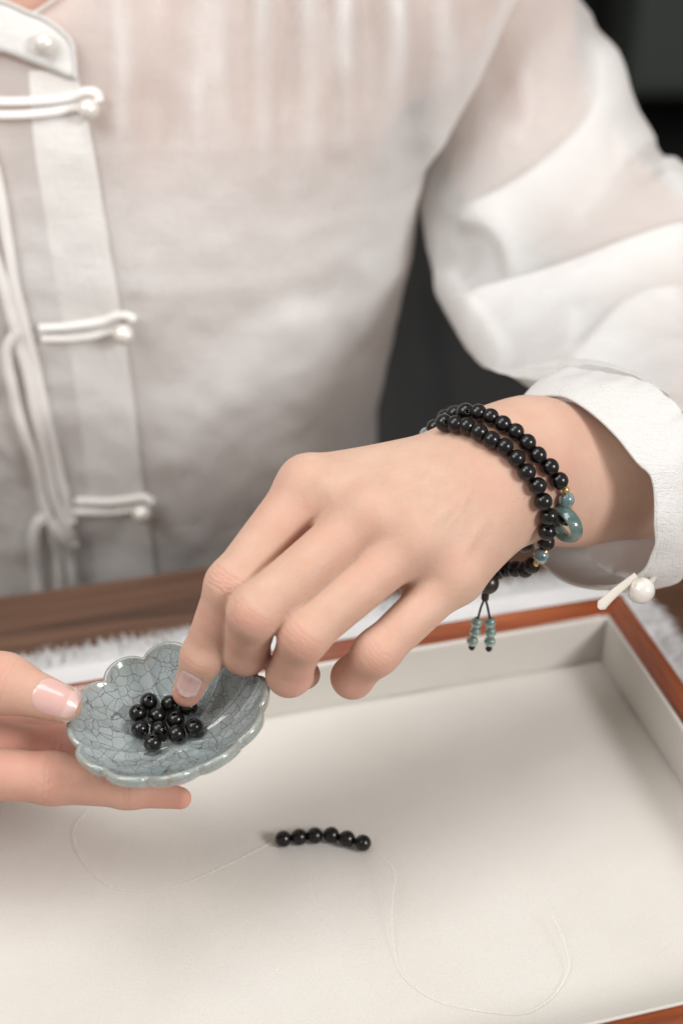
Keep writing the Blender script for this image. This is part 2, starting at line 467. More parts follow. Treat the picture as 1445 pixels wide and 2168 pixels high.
# ------------------------------------------------------------------ beads
def bead_mesh(name, r, hole=.0007, mat=None, nu=40, nv=26):
    a0 = math.asin(hole / r) if hole else .02
    th = np.linspace(a0 + .10, math.pi - a0 - .10, nv)
    prof = [(0.00001 + hole, r * .55), (hole, r * math.cos(a0) - r * .16), (hole * 1.12, r * math.cos(a0) - r * .05), (hole * 1.45, r * math.cos(a0 + .06) - r * .012)]
    prof = [(a, b) for a, b in prof]
    prof += [(r * math.sin(t_), r * math.cos(t_)) for t_ in th]
    prof += [(a, -b) for a, b in prof[:4][::-1]]
    P = A(prof); n = len(P)
    ph = np.arange(nu) * 2 * math.pi / nu
    V = np.stack([P[:, 0, None] * np.cos(ph), P[:, 0, None] * np.sin(ph), np.repeat(P[:, 1, None], nu, 1)], -1).reshape(-1, 3)
    i = np.vstack([grid_faces(n, nu, False, True)[:, ::-1], grid_faces(n, nu, False, True)[:0]])
    # close the bore with the same wall running through
    i2 = np.stack([(n - 1) * nu + np.arange(nu), (n - 1) * nu + (np.arange(nu) + 1) % nu, (np.arange(nu) + 1) % nu, np.arange(nu)], 1)[:, ::-1]
    me_o = mk(name, V, np.vstack([i, i2]), mat)
    me = me_o.data; bpy.data.objects.remove(me_o); return me

def axis_rot(axis, spin=0.0):
    q = Vector(axis).normalized().to_track_quat('Z', 'Y')
    return (q.to_matrix() @ Matrix.Rotation(spin, 3, 'Z')).to_4x4()

def put(name, me, c, axis, parent=None, scale=1.0, spin=None):
    o = bpy.data.objects.new(name, me); COL.objects.link(o)
    R = axis_rot(axis, rng.uniform(0, 6.28) if spin is None else spin)
    c = Vector(c)
    if parent is not None: o.parent = parent; c = c - parent.location
    o.matrix_local = Matrix.Translation(c) @ R @ Matrix.Scale(scale * rng.uniform(.97, 1.01), 4)
    return o

BR = .00305
ME_BEAD = bead_mesh('black_bead', BR, .00062, M['bead'])

# strand of six beads on clear elastic
spx = [(599.4, 1776), (633, 1772), (666, 1769), (701, 1768), (734, 1776), (767.6, 1784.8)]
sp = [PZ(x, y, BR * (1.0 + .012 * k)) for k, (x, y) in enumerate(spx)]
st = empty('bead_strand', PZ(683, 1772, 0), 'short row of six black beads on clear elastic lying in the tray', 'bead strand')
for k, c in enumerate(sp):
    ax = sp[min(k + 1, 5)] - sp[max(k - 1, 0)]
    put('bead', ME_BEAD, c, ax, st)
left = [(575, 1784), (520, 1812), (440, 1850), (380, 1874), (300, 1886), (240, 1879), (190, 1840), (162, 1792), (160, 1750), (190, 1712)]
right = [(789, 1798), (822, 1825), (837, 1854), (831, 1896), (829, 1954), (835, 2012), (851, 2062), (889, 2099), (939, 2124), (997, 2137), (1055, 2145), (1096, 2147), (1130, 2137), (1171, 2108), (1200, 2062), (1202, 2029), (1188, 1979), (1169, 1939)]
lz = [.0016, .001, .0006, .0006, .0006, .0006, .0008, .001, .001, .001]
rz = [.004, .006, .0065, .0045, .0025, .0012, .0008, .0006, .0006, .0006, .0006, .0006, .0008, .0008, .0012, .0022, .0032, .0040]
P = [PZ(x, y, z) for (x, y), z in zip(left[::-1], lz[::-1])] + sp + [PZ(x, y, z) for (x, y), z in zip(right, rz)]
localise(tube('elastic_cord', cr_spline(P, 420), .00018, M['clear'], st, k=6))

# ------------------------------------------------------------------ the dish
DISH_C = PX(357, 1501, .460); DISH_N = nrm((-.155, -.02, 1.0))
dz = DISH_N; dx = nrm(A([1, 0, 0]) - dz * dz[0]); dy = np.cross(dz, dx)
DR = .0315; DD = .0150
nth = 288; th = np.arange(nth) * 2 * math.pi / nth
def lobe(t_):
    c = np.abs(np.cos(6 * (t_ - math.radians(8)))); return c ** .62
def prof_in(rho): return -DD * (1 - rho ** 2.5)
def dish_pt(rho, t_, off=0.0):
    L = lobe(t_); w = rho ** 3
    dth = 1 - L
    R = DR * (rho * (1 + w * (-.092 * dth)))
    z = prof_in(rho) + .0022 * w * (L - .6) + .0046 * rho ** 1.5 * (1 - rho ** 5) * (dth ** 1.8)
    return R, z
rows = []; rimw = []
for rho in np.concatenate([[.0005], np.linspace(.04, .985, 44)]):
    R, z = dish_pt(np.full(nth, rho), th); rows.append((R, z)); rimw.append(np.clip((rho - .965) / .02, 0, 1) * .45)
R1, z1 = dish_pt(np.ones(nth), th)
for a in (160, 130, 100, 70, 40, 10):          # rounded lip
    rr = math.radians(a); rows.append((R1 + .0009 + .00105 * math.cos(rr), z1 - .0002 + .00105 * math.sin(rr))); rimw.append(.55)
for s in np.linspace(.985, .42, 26):            # outer wall
    R, z = dish_pt(np.full(nth, s), th); rows.append((R + .0021 * s, z - .0022)); rimw.append(np.clip((s - .9) / .06, 0, 1) * .3)
Rf, zf = rows[-1]
for k_, (q, zz) in enumerate([(1.0, -.0020), (.97, -.0026), (.86, -.0026), (.83, -.0018), (.8, .0002), (.01, .0006)]):
    rows.append((Rf * 0 + Rf.mean() * q, zf * 0 + zf.mean() + zz)); rimw.append(.3)
V = np.stack([np.stack([R * np.cos(th), R * np.sin(th), z], -1) for R, z in rows], 0)
nr = len(rows)
dish = mk('dish', V.reshape(-1, 3), grid_faces(nr, nth, False, True), M['glaze'])
at = dish.data.attributes.new('rim', 'FLOAT', 'POINT'); at.data.foreach_set('value', np.repeat(A(rimw), nth).astype(np.float32))
DM = Matrix(np.vstack([np.stack([dx, dy, dz, DISH_C], 1), [0, 0, 0, 1]]).tolist())
dish.matrix_world = DM
tag(dish, 'small lotus shaped blue grey crackle glazed dish held over the tray', 'dish')
Vw = (V.reshape(-1, 3) @ np.stack([dx, dy, dz], 0)) + DISH_C
def bvh_of(V, Fq): return BVHTree.FromPolygons([tuple(v) for v in V], [tuple(int(i) for i in f) for f in Fq])
dish_bvh = bvh_of(Vw, grid_faces(nr, nth, False, True))

dpx = [(316.4, 1488, 15, -50), (292, 1514, 22, -67), (358.7, 1490, 60, 20), (332, 1515.6, -60, 30), (373, 1522, -15, -78), (398, 1496.5, 40, 60),
       (295.6, 1541, 60, 40), (336, 1540.5, 70, -20), (373.7, 1553.8, 50, 80), (411, 1539.7, -12, -85), (323, 1573, -5, -98)]
bp = []
for x, y, hx, hy in dpx:
    r = ray(x, y); hit = dish_bvh.ray_cast(Vector(CAM), Vector(r).normalized())
    d = (A(hit[0]) - CAM) @ CF
    for _ in range(60):
        c = CAM + d * r
        loc, n_, i_, dist = dish_bvh.find_nearest(Vector(c))
        if dist >= BR: break
        d -= .0002
    bp.append(CAM + d * r)
bp = A(bp); 
for _ in range(60):        # push beads apart, keep them on the glaze
    for i in range(11):
        for j in range(i):
            v_ = bp[i] - bp[j]; L = np.linalg.norm(v_)
            if L < 2 * BR: bp[i] += v_ / L * (2 * BR - L) * .25; bp[j] -= v_ / L * (2 * BR - L) * .25
    for i in range(11):
        loc, n_, i_, dist = dish_bvh.find_nearest(Vector(bp[i])); g = bp[i] - A(loc)
        bp[i] = A(loc) + g / np.linalg.norm(g) * BR
blab = ['loose black bead at the back left of the pile with its hole facing up',
        'loose black bead at the left edge of the pile with its round hole facing up',
        'loose black bead at the back of the pile just left of the fingertip',
        'loose black bead in the middle of the pile, ringed by other beads',
        'loose black bead right of the pile centre, in front of the fingertip',
        'loose black bead half hidden under the index fingertip',
        'loose black bead at the front left of the pile, below the left edge bead',
        'loose black bead in the middle of the third row of the pile',
        'loose black bead at the front right of the pile',
        'loose black bead lying a little apart on the right of the pile',
        'foremost loose black bead of the pile in the dish']
for i, (x, y, hx, hy) in enumerate(dpx):
    h = A([hx, -hy]) / 118.0; m_ = min(.98, np.linalg.norm(h)); 
    ax = h[0] * CR + h[1] * CU - math.sqrt(max(0, 1 - m_ * m_)) * nrm(ray(x, y))
    o = put('black_bead', ME_BEAD, bp[i], ax); tag(o, blab[i], 'bead', 'loose black beads in the dish')

# ------------------------------------------------------------------ body: distance field, polygonised with surface nets
def smin(a, b, k):
    h = np.clip(.5 + .5 * (b - a) / k, 0, 1); return b * (1 - h) + a * h - k * h * (1 - h)
def cone(P, a, b, ra, rb, n=None, s=1.0):
    ba = b - a; L2 = ba @ ba
    q = P - a; h = np.clip((q @ ba) / L2, 0, 1)
    q = q - h[:, None] * ba
    if n is not None: q = q + ((s - 1) * (q @ n))[:, None] * n
    return np.sqrt((q * q).sum(1)) - (ra + (rb - ra) * h)
def ball(P, c, r): return np.linalg.norm(P - c, axis=1) - r

def surface_nets(f, lo, hi, h, blk=8):
    lo = A(lo); n = np.ceil((A(hi) - lo) / h / blk).astype(int)
    cs = [lo[i] + (np.arange(n[i]) + .5) * blk * h for i in range(3)]
    G = np.stack(np.meshgrid(*cs, indexing='ij'), -1).reshape(-1, 3)
    D = np.concatenate([f(g) for g in np.array_split(G, max(1, len(G) // 200000))]).astype(np.float32)
    Dn = D.reshape(n)
    Ff = np.repeat(np.repeat(np.repeat(Dn, blk, 0), blk, 1), blk, 2)
    act = np.argwhere(np.abs(Dn) < blk * h * 1.35)
    off = np.stack(np.meshgrid(*[np.arange(blk)] * 3, indexing='ij'), -1).reshape(-1, 3)
    for ch in np.array_split(act, max(1, len(act) // 800)):
        idx = (ch[:, None] * blk + off[None]).reshape(-1, 3)
        Ff[idx[:, 0], idx[:, 1], idx[:, 2]] = f(lo + idx * h + h * .5 * 0 + 0.0)
    ins = Ff < 0
    c8 = [(i, j, k) for i in (0, 1) for j in (0, 1) for k in (0, 1)]
    sl = lambda a, c: a[c[0]:a.shape[0] - 1 + c[0], c[1]:a.shape[1] - 1 + c[1], c[2]:a.shape[2] - 1 + c[2]]
    cnt = sum(sl(ins, c).astype(np.int8) for c in c8)
    cells = np.argwhere((cnt > 0) & (cnt < 8))
    vals = np.stack([Ff[cells[:, 0] + c[0], cells[:, 1] + c[1], cells[:, 2] + c[2]] for c in c8], 1)
    pos = np.zeros((len(cells), 3)); num = np.zeros(len(cells))
    for a in range(8):
        for b in range(a + 1, 8):
            ca, cb = A(c8[a]), A(c8[b])
            if np.abs(ca - cb).sum() != 1: continue
            va, vb = vals[:, a], vals[:, b]; m = (va < 0) != (vb < 0)
            t_ = np.where(m, va / np.where(m, va - vb, 1), 0)
            pos += np.where(m[:, None], ca + t_[:, None] * (cb - ca), 0); num += m
    Vv = lo + (cells + pos / num[:, None]) * h
    ids = np.full(tuple(A(Ff.shape) - 1), -1, np.int32); ids[cells[:, 0], cells[:, 1], cells[:, 2]] = np.arange(len(cells))
    faces = []
    for ax in range(3):
        u, v = (ax + 1) % 3, (ax + 2) % 3
        s0 = [slice(None)] * 3; s1 = [slice(None)] * 3; s0[ax] = slice(0, -1); s1[ax] = slice(1, None)
        a_, b_ = ins[tuple(s0)], ins[tuple(s1)]
        e = np.argwhere(a_ != b_)
        e = e[(e[:, u] > 0) & (e[:, v] > 0) & (e[:, u] < ids.shape[u]) & (e[:, v] < ids.shape[v])]
        fl = a_[e[:, 0], e[:, 1], e[:, 2]]
        q = []
        for du, dv in ((1, 1), (0, 1), (0, 0), (1, 0)):
            p = e.copy(); p[:, u] -= du; p[:, v] -= dv; q.append(ids[p[:, 0], p[:, 1], p[:, 2]])
        q = np.stack(q, 1); q[~fl] = q[~fl][:, ::-1]
        faces.append(q[(q >= 0).all(1)])
    return Vv, np.vstack(faces)

mm = .001
# --- the hand wearing the bracelet
h1 = dict(
    cr=PX(1000, 980, .482), cm=PX(1040, 1005, .480), cu=PX(1075, 1050, .482),
    wr=PX(1125, 985, .490), fa=PX(1330, 985, .520), el=PX(1560, 1040, .605),
    i0=PX(654, 1030, .466), i1=PX(488, 1237, .451), i2=PX(429, 1390, .462), i3=PX(396, 1466, .4705),
    m0=PX(782, 1085, .4575), m1=PX(539, 1296, .442), m2=PX(519, 1379, .461), m3=PX(542, 1384, .477),
    r0=PX(882, 1140, .458), r1=PX(643, 1345, .443), r2=PX(612, 1427, .460), r3=PX(646, 1428, .474),
    p0=PX(965, 1218, .463), p1=PX(797, 1381, .451), p2=PX(746, 1434, .463), p3=PX(775, 1425, .475),
    t0=PX(965, 1020, .498), t1=PX(735, 1150, .502), t2=PX(545, 1262, .491), t3=PX(434, 1352, .480))
def hand1(P):
    k = h1; v = nrm(ray(850, 1080))
    palm = cone(P, k['cr'], k['i0'], .0108, .0094)
    palm = smin(palm, cone(P, k['cm'], k['m0'], .0125, .0094), .015)
    palm = smin(palm, cone(P, k['cm'] * .5 + k['cu'] * .5, k['r0'], .0120, .0090), .015)
    palm = smin(palm, cone(P, k['cu'], k['p0'], .0125, .0086), .015)
    palm = smin(palm, cone(P, k['cm'] + v * .010, k['m0'] * .5 + k['r0'] * .5 + v * .010, .0135, .0105), .010)
    for a_, b_, w_, r_ in (('i0', 'm0', PX(655, 1092, .466), .0050), ('m0', 'r0', PX(750, 1165, .4625), .0050), ('r0', 'p0', PX(872, 1228, .4655), .0045)):
        palm = smin(palm, cone(P, (k[a_] + k[b_]) * .5 + v * .002, w_, .0075, r_), .007)
    ax = nrm(k['fa'] - k['wr']); wn = nrm(np.cross(ax, A([.35, -.75, -.55])))
    wn = nrm(v - ax * (v @ ax))
    arm = smin(cone(P, k['wr'], k['fa'], .0205, .0215, wn, 1.28), cone(P, k['fa'], k['el'], .0215, .022), .02)
    palm = smin(palm, cone(P, k['cm'] + v * .004, k['wr'], .0185, .0200, wn, 1.3), .014)
    palm = smin(palm, arm, .012)
    palm = smin(palm, ball(P, PX(1205, 1050, .505), .0145), .018)
    def finger(a, b, c, d, ra, rb, rc, rd, kb):
        f_ = cone(P, a, b, ra, rb); f_ = smin(f_, cone(P, b, c, rb, rc), .0035); f_ = smin(f_, cone(P, c, d, rc, rd), .0035)
        return f_
    fs = [(finger(k['i0'], k['i1'], k['i2'], k['i3'], .0095, .0077, .0067, .0049, 0), .006),
          (finger(k['m0'], k['m1'], k['m2'], k['m3'], .0087, .0081, .0073, .0052, 0), .006),
          (finger(k['r0'], k['r1'], k['r2'], k['r3'], .0085, .0076, .0069, .0050, 0), .006),
          (finger(k['p0'], k['p1'], k['p2'], k['p3'], .0078, .0070, .0064, .0046, 0), .006)]
    th_ = cone(P, k['t0'], k['t1'], .0150, .0115); th_ = smin(th_, cone(P, k['t1'], k['t2'], .0112, .0088), .005); th_ = smin(th_, cone(P, k['t2'], k['t3'], .0085, .0058), .004)
    fs.append((th_, .010))
    d = palm
    for f_, kk in fs: d = smin(d, smin(palm, f_, kk), .0012)
    # knuckle heads
    for c, r_ in ((k['i0'] - v * .0028 + CU * .0004, .0068), (k['m0'] - v * .0034, .0064), (k['r0'] - v * .0030, .0060), (k['p0'] - v * .0022, .0056)):
        d = smin(d, ball(P, c, r_), .006)
    return d

h2 = dict(wr=PX(-430, 1560, .485), fa=PX(-900, 1500, .56),
    i0=PX(-150, 1628, .466), i1=PX(112, 1648, .4665), i2=PX(272, 1666, .4665), i3=PX(382, 1690, .4655),
    m0=PX(-160, 1570, .478), m1=PX(120, 1592, .4825), m2=PX(290, 1612, .480), m3=PX(338, 1685, .4735),
    r0=PX(-175, 1520, .492), r1=PX(90, 1545, .500), r2=PX(230, 1580, .494), r3=PX(300, 1600, .489),
    p0=PX(-190, 1490, .506), p1=PX(-20, 1520, .515), p2=PX(90, 1550, .511), p3=PX(160, 1570, .508),
    t0=PX(-330, 1500, .478), t1=PX(-180, 1415, .468), t2=PX(8, 1447, .4600), t3=PX(133, 1490, .4575))
def hand2(P):
    k = h2
    up = A([0, -.25, 1.0]); up = nrm(up)
    palm = cone(P, k['wr'] - up * .002, k['i0'], .0155, .0105)
    palm = smin(palm, cone(P, k['wr'], k['m0'], .0150, .0105), .010)
    palm = smin(palm, cone(P, k['wr'], k['r0'], .0150, .0105), .010)
    palm = smin(palm, cone(P, k['wr'], k['p0'], .0150, .0100), .010)
    palm = smin(palm, cone(P, k['t0'], k['i0'] * .6 + k['t0'] * .4, .0150, .0120), .012)
    palm = smin(palm, cone(P, k['wr'], k['fa'], .0195, .027), .015)
    def ch(a, b, c, d, r):
        f_ = cone(P, a, b, r[0], r[1]); f_ = smin(f_, cone(P, b, c, r[1], r[2]), .0035); return smin(f_, cone(P, c, d, r[2], r[3]), .0035)
    fs = [(ch(k['i0'], k['i1'], k['i2'], k['i3'], (.0092, .0082, .0068, .0036)), .006),
          (ch(k['m0'], k['m1'], k['m2'], k['m3'], (.0092, .0083, .0070, .0042)), .006),
          (ch(k['r0'], k['r1'], k['r2'], k['r3'], (.0090, .0080, .0070, .0055)), .006),
          (ch(k['p0'], k['p1'], k['p2'], k['p3'], (.0080, .0070, .0062, .0050)), .006)]
    tb = cone(P, k['t0'], k['t1'], .0150, .0118); tb = smin(tb, cone(P, k['t1'], k['t2'], .0115, .0094), .005)
    tb = smin(tb, cone(P, k['t2'], k['t3'], .0092, .0062, nrm(ray(60, 1470)), 1.12), .004)
    fs.append((tb, .010))
    d = palm
    for f_, kk in fs: d = smin(d, smin(palm, f_, kk), .0010)
    return d

def bounds(k, names, pad):
    Q = A([k[n_] for n_ in names]); return Q.min(0) - pad, Q.max(0) + pad
HR = .00058
lo, hi = bounds(h1, [n_ for n_ in h1 if n_ not in ('el',)], .024)
hi[0] = h1['fa'][0] + .030
V1, F1 = surface_nets(hand1, lo, hi, HR)
lo, hi = bounds(h2, [n_ for n_ in h2 if n_ not in ('fa',)], .022)
lo[0] = h2['wr'][0] - .03
V2, F2 = surface_nets(hand2, lo, hi, HR)

def vnormals(V, Fq):
    fn = np.cross(V[Fq[:, 2]] - V[Fq[:, 0]], V[Fq[:, 3]] - V[Fq[:, 1]])
    N = np.zeros_like(V)
    for c in range(4):
        for ax in range(3): N[:, ax] += np.bincount(Fq[:, c], fn[:, ax], len(V))
    return N / (np.linalg.norm(N, axis=1, keepdims=True) + 1e-15)

def crease(V, N, p, a, n, offs, amp, half, width=.00045):
    """fine skin folds across a joint, on the side facing n"""
    q = V - p; u = q @ a; fac = np.clip(N @ n, 0, 1)
    near = np.exp(-((q - u[:, None] * a)[:, :] ** 2).sum(1) / (half ** 2) ** 1 * .5)
    wob = .0006 * vnoise(V * 700, 9)
    d = np.zeros(len(V))
    for o_ in offs: d -= np.exp(-((u - o_ + wob) / width) ** 2)
    CR_LOG.append((len(V), np.abs(d) * fac * near))
    return V + N * (d * fac * near * amp)[:, None]
CR_LOG = []

def flush_shade_of(V, spots):
    f_ = np.zeros(len(V))
    for c, r_, s_ in spots: f_ = np.maximum(f_, s_ * np.exp(-((V - c) ** 2).sum(1) / r_ ** 2))
    return f_ * (1 + .35 * vnoise(V * 260, 2))

N1 = vnormals(V1, F1); vdir = nrm(ray(600, 1200))
for a_, b_, c_ in (('i0', 'i1', 'i2'), ('m0', 'm1', 'm2'), ('r0', 'r1', 'r2'), ('p0', 'p1', 'p2')):
    ax = nrm(nrm(h1[c_] - h1[b_]) + nrm(h1[b_] - h1[a_])); nn = nrm(-vdir - ax * (-vdir @ ax))
    V1 = crease(V1, N1, h1[b_], ax, nn, (-.0034, -.0019, -.0006, .0008, .0022), .00042 if a_ == 'i0' else .00020, .0085)
ax = nrm(h1['i3'] - h1['i2']); nn = nrm(-vdir - ax * (-vdir @ ax))
V1 = crease(V1, N1, h1['i2'], ax, nn, (-.0018, -.0004, .0010), .00013, .0075)
N2 = vnormals(V2, F2)
ax = nrm(h2['t3'] - h2['t2']); nn = nrm(-vdir - ax * (-vdir @ ax))
V2 = crease(V2, N2, h2['t2'], ax, nn, (-.003, -.0016, 0, .0014, .003), .00012, .009)
ax = nrm(h2['i2'] - h2['i0']); nn = nrm(-vdir - ax * (-vdir @ ax))
V2 = crease(V2, N2, h2['i1'], ax, nn, (-.0012, .0008), .0004, .010); V2 = crease(V2, N2, h2['i2'], ax, nn, (-.0004, .0011), .00036, .009)
for pts_, amp_, w_ in (([(985, 965), (860, 985), (720, 1005)], .00035, 15), ([(985, 985), (900, 1020), (810, 1055)], .00055, 13), ([(1010, 1030), (950, 1075), (900, 1115)], .00045, 13), ([(1035, 1085), (1000, 1140), (968, 1195)], .0004, 13),
                       ([(930, 960), (905, 1010), (915, 1060), (890, 1085)], .00022, 7), ([(1000, 1000), (985, 1060), (940, 1130)], .0002, 7)):
    px_, py_, _d = proj(V1); Pl = cr_spline(A(pts_), 30); bd = np.full(len(px_), 1e9); tt_ = np.zeros(len(px_))
    for k_ in range(30):
        e_ = (px_ - Pl[k_, 0]) ** 2 + (py_ - Pl[k_, 1]) ** 2; m_ = e_ < bd; bd[m_] = e_[m_]; tt_[m_] = k_ / 29
    tp_ = np.clip(np.minimum(tt_, 1 - tt_) * 4, 0, 1)
    V1 = V1 + N1 * (amp_ * np.exp(-bd / w_ ** 2) * tp_ * (N1 @ -vdir > .2))[:, None]
fl1 = flush_shade_of(V1, [(h1['i3'], .011, .75), (h1['i1'], .0085, .45), (h1['i2'], .007, .25), (h1['m1'], .008, .3), (h1['r1'], .008, .32), (h1['p1'], .009, .38), (h1['r3'], .008, .6), (h1['m3'], .008, .4), (h1['t3'], .012, .6),
                    (h1['p2'], .012, .55), (h1['r2'], .012, .5), (h1['m2'], .013, .5), (h1['r3'], .01, .8), ((h1['i1'] + h1['i2']) / 2, .016, .35), ((h1['m1'] + h1['m2']) / 2, .016, .45), ((h1['r1'] + h1['r2']) / 2, .016, .45), ((h1['p1'] + h1['p2']) / 2, .016, .45), ((h1['i0'] + h1['i1']) / 2, .018, .14), ((h1['m0'] + h1['m1']) / 2, .018, .12), (PX(815, 1245, .478), .010, .9), (h1['i0'], .010, .12), (h1['m0'], .011, .12), (PX(1090, 1000, .475), .012, .15), (PX(640, 1105, .465), .006, .5), (PX(732, 1170, .462), .006, .5)])  # knuckles and tips are redness; phalanx spots also paint warm shade between fingers
fl2 = flush_shade_of(V2, [(h2['t3'], .014, .5), (h2['i3'], .014, .7), (h2['i2'], .010, .3), (h2['i1'], .012, .3), (h2['m1'], .03, .85), (h2['r0'], .04, .8), (h2['i0'], .03, .4), (h2['m3'], .012, .6), (h2['r1'], .02, .6), (h2['t2'], .010, .2)])

for n_, c_ in CR_LOG:  # fold lines reddened and darkened: crease shade painted into the skin colour
    if n_ == len(V1): fl1 = np.maximum(fl1, np.clip(c_ * .95, 0, .9))
    else: fl2 = np.maximum(fl2, np.clip(c_ * .9, 0, .9))
# torso, shoulders, neck and sleeved arms: coarse, under the clothes
XC = -.118
edge_px = [(1175, -160), (1090, 0), (1040, 90), (965, 240), (905, 345), (884, 430), (872, 520), (850, 620), (826, 720), (806, 800), (797, 870), (797, 960), (800, 1100), (812, 1250)]
YS = .665
eg = A([PY(x, y, YS) for x, y in edge_px]); eg = eg[np.argsort(eg[:, 2])]
def half_w(z): return np.interp(z, eg[:, 2], eg[:, 0]) - XC
def y_front(z): return np.interp(z, [-.25, -.06, .0, .06, .12, .18, .23, .30], [.605, .594, .586, .579, .578, .588, .606, .640])
def torso_d(P):
    z = np.clip(P[:, 2], -.3, .30); w = half_w(z) * .90 - .006; w = np.minimum(w, .150)
    yf = y_front(z) + .012; yb = .775; c = (yf + yb) / 2; dpt = (yb - yf) / 2
    e = np.sqrt(((P[:, 0] - XC) / w) ** 2 + ((P[:, 1] - c) / dpt) ** 2)
    d = (e - 1) * np.minimum(w, dpt) * .9
    return np.maximum(d, np.maximum(P[:, 2] - .275, -.26 - P[:, 2]))
SHL = PX(1010, -40, .712); SHR = A([XC - .165, .690, .262])
UA = PX(1110, 310, .702); el1 = PX(1530, 690, .680); el2 = A([-.36, .56, .02])
def body_d(P):
    d = torso_d(P)
    d = smin(d, cone(P, A([XC + .12, .70, .235]), SHR, .042, .042), .04)
    d = smin(d, cone(P, A([XC + .12, .70, .235]), SHL, .042, .044), .03)
    d = smin(d, cone(P, A([XC, .700, .26]), A([XC, .690, .40]), .050, .052), .03)
    d = smin(d, cone(P, SHL, UA, .042, .034), .02)
    d = smin(d, cone(P, UA, el1, .034, .029), .02)
    d = smin(d, cone(P, el1, h1['el'], .030, .021), .02)
    d = smin(d, cone(P, h1['el'], h1['fa'], .021, .0200), .01)
    d = smin(d, cone(P, SHR, el2, .046, .038), .02)
    d = smin(d, cone(P, el2, h2['wr'], .036, .0190), .02)
    return d
V3, F3 = surface_nets(body_d, (-.42, .38, -.27), (.30, .82, .42), .0045)

person = empty('person', (XC, .68, -.25), 'person in a sheer white linen shirt sorting beads with both hands', 'person')
nb = len(V1); nc = nb + len(V2)
body = localise(mk('body', np.vstack([V1, V2, V3]), np.vstack([F1, F2 + nb, F3 + nc]), M['skin'], person))
at = body.data.attributes.new('flush_shade', 'FLOAT', 'POINT')
at.data.foreach_set('value', np.concatenate([fl1, fl2, np.full(len(V3), .06)]).astype(np.float32))
bvh1 = bvh_of(V1, F1); bvh2 = bvh_of(V2, F2)

# fingernails: thin curved plates laid on the fingertips
def nail(bvh, px, axis, L, Wd, name='fingernail', c0=None, n0=None):
    if c0 is None:
        r = nrm(ray(*px)); hit = bvh.ray_cast(Vector(CAM), Vector(r))
        c = A(hit[0]); n = A(hit[1])
        if n @ r > 0: n = -n
    else: c, n = c0, nrm(n0)
    a = nrm(axis); n = nrm(n - a * (n @ a)); s = np.cross(n, a)
    nu, nv = 34, 26
    U_ = np.linspace(-1, 1, nu); Vv = np.linspace(-1, 1, nv)
    Pt = np.zeros((nu, nv, 3)); Nn = np.zeros((nu, nv, 3)); fe = np.zeros((nu, nv)); hprev = np.full(nv, np.nan)
    for i, u in enumerate(U_):
        # width closes towards both ends
        wu = Wd * .5 * (1 - .5 * max(0, (-u - .45) / .55) ** 2.2 * 1.0) * (1 - .45 * max(0, (u - .55) / .45) ** 2.5)
        for j, v in enumerate(Vv):
            uu = u - .10 * v * v * (1 if u > 0 else -1) * abs(u) ** 2
            o_ = c + a * (uu * L * .5) + s * (v * wu)
            hh = bvh.ray_cast(Vector(o_ + n * .012), Vector(-n), .03)
            hgt = (A(hh[0]) - o_) @ n if hh[0] is not None else np.nan
            if np.isnan(hprev[j]): hprev[j] = hgt if not np.isnan(hgt) else 0
            elif np.isnan(hgt) or hgt < hprev[j] - .00038: hgt = hprev[j] - .00022
            hprev[j] = hgt
            e = max(abs(v) ** 5, max(0, -u) ** 6)
            Pt[i, j] = o_ + n * (hgt + .00034 * (1 - e) - .00016 * e)
            fe[i, j] = np.clip((u - .52 + .18 * v * v) / .10, 0, 1)
    for _ in range(6):
        Q = Pt.copy(); Q[1:-1, 1:-1] = .4 * Pt[1:-1, 1:-1] + .15 * (Pt[2:, 1:-1] + Pt[:-2, 1:-1] + Pt[1:-1, 2:] + Pt[1:-1, :-2]); Pt = Q
    Bk = Pt - n * .0005
    Vn = np.vstack([Pt.reshape(-1, 3), Bk.reshape(-1, 3)]); m_ = nu * nv
    g = grid_faces(nu, nv)
    ring = np.concatenate([np.arange(nv), np.arange(1, nu) * nv + nv - 1, (nu - 1) * nv + np.arange(nv - 2, -1, -1), np.arange(nu - 2, 0, -1) * nv])
    r2 = np.roll(ring, -1); side = np.stack([ring, r2, r2 + m_, ring + m_], 1)
    o = localise(mk(name, Vn, np.vstack([g, g[:, ::-1] + m_, side]), M['nail'], body))
    f_ = o.data.attributes.new('free_edge', 'FLOAT', 'POINT'); f_.data.foreach_set('value', np.concatenate([fe.ravel(), fe.ravel()]).astype(np.float32))
    return o
nail(bvh1, (398, 1449), h1['i3'] - h1['i2'], .0118, .0088)
nail(bvh2, (115, 1479), h2['t3'] - h2['t2'], .0150, .0118)
nail(bvh1, None, h1['t3'] - h1['t2'], .0130, .0105, c0=h1['t3'] - CR * .004, n0=-CR + CU * .5 + CF * .2)

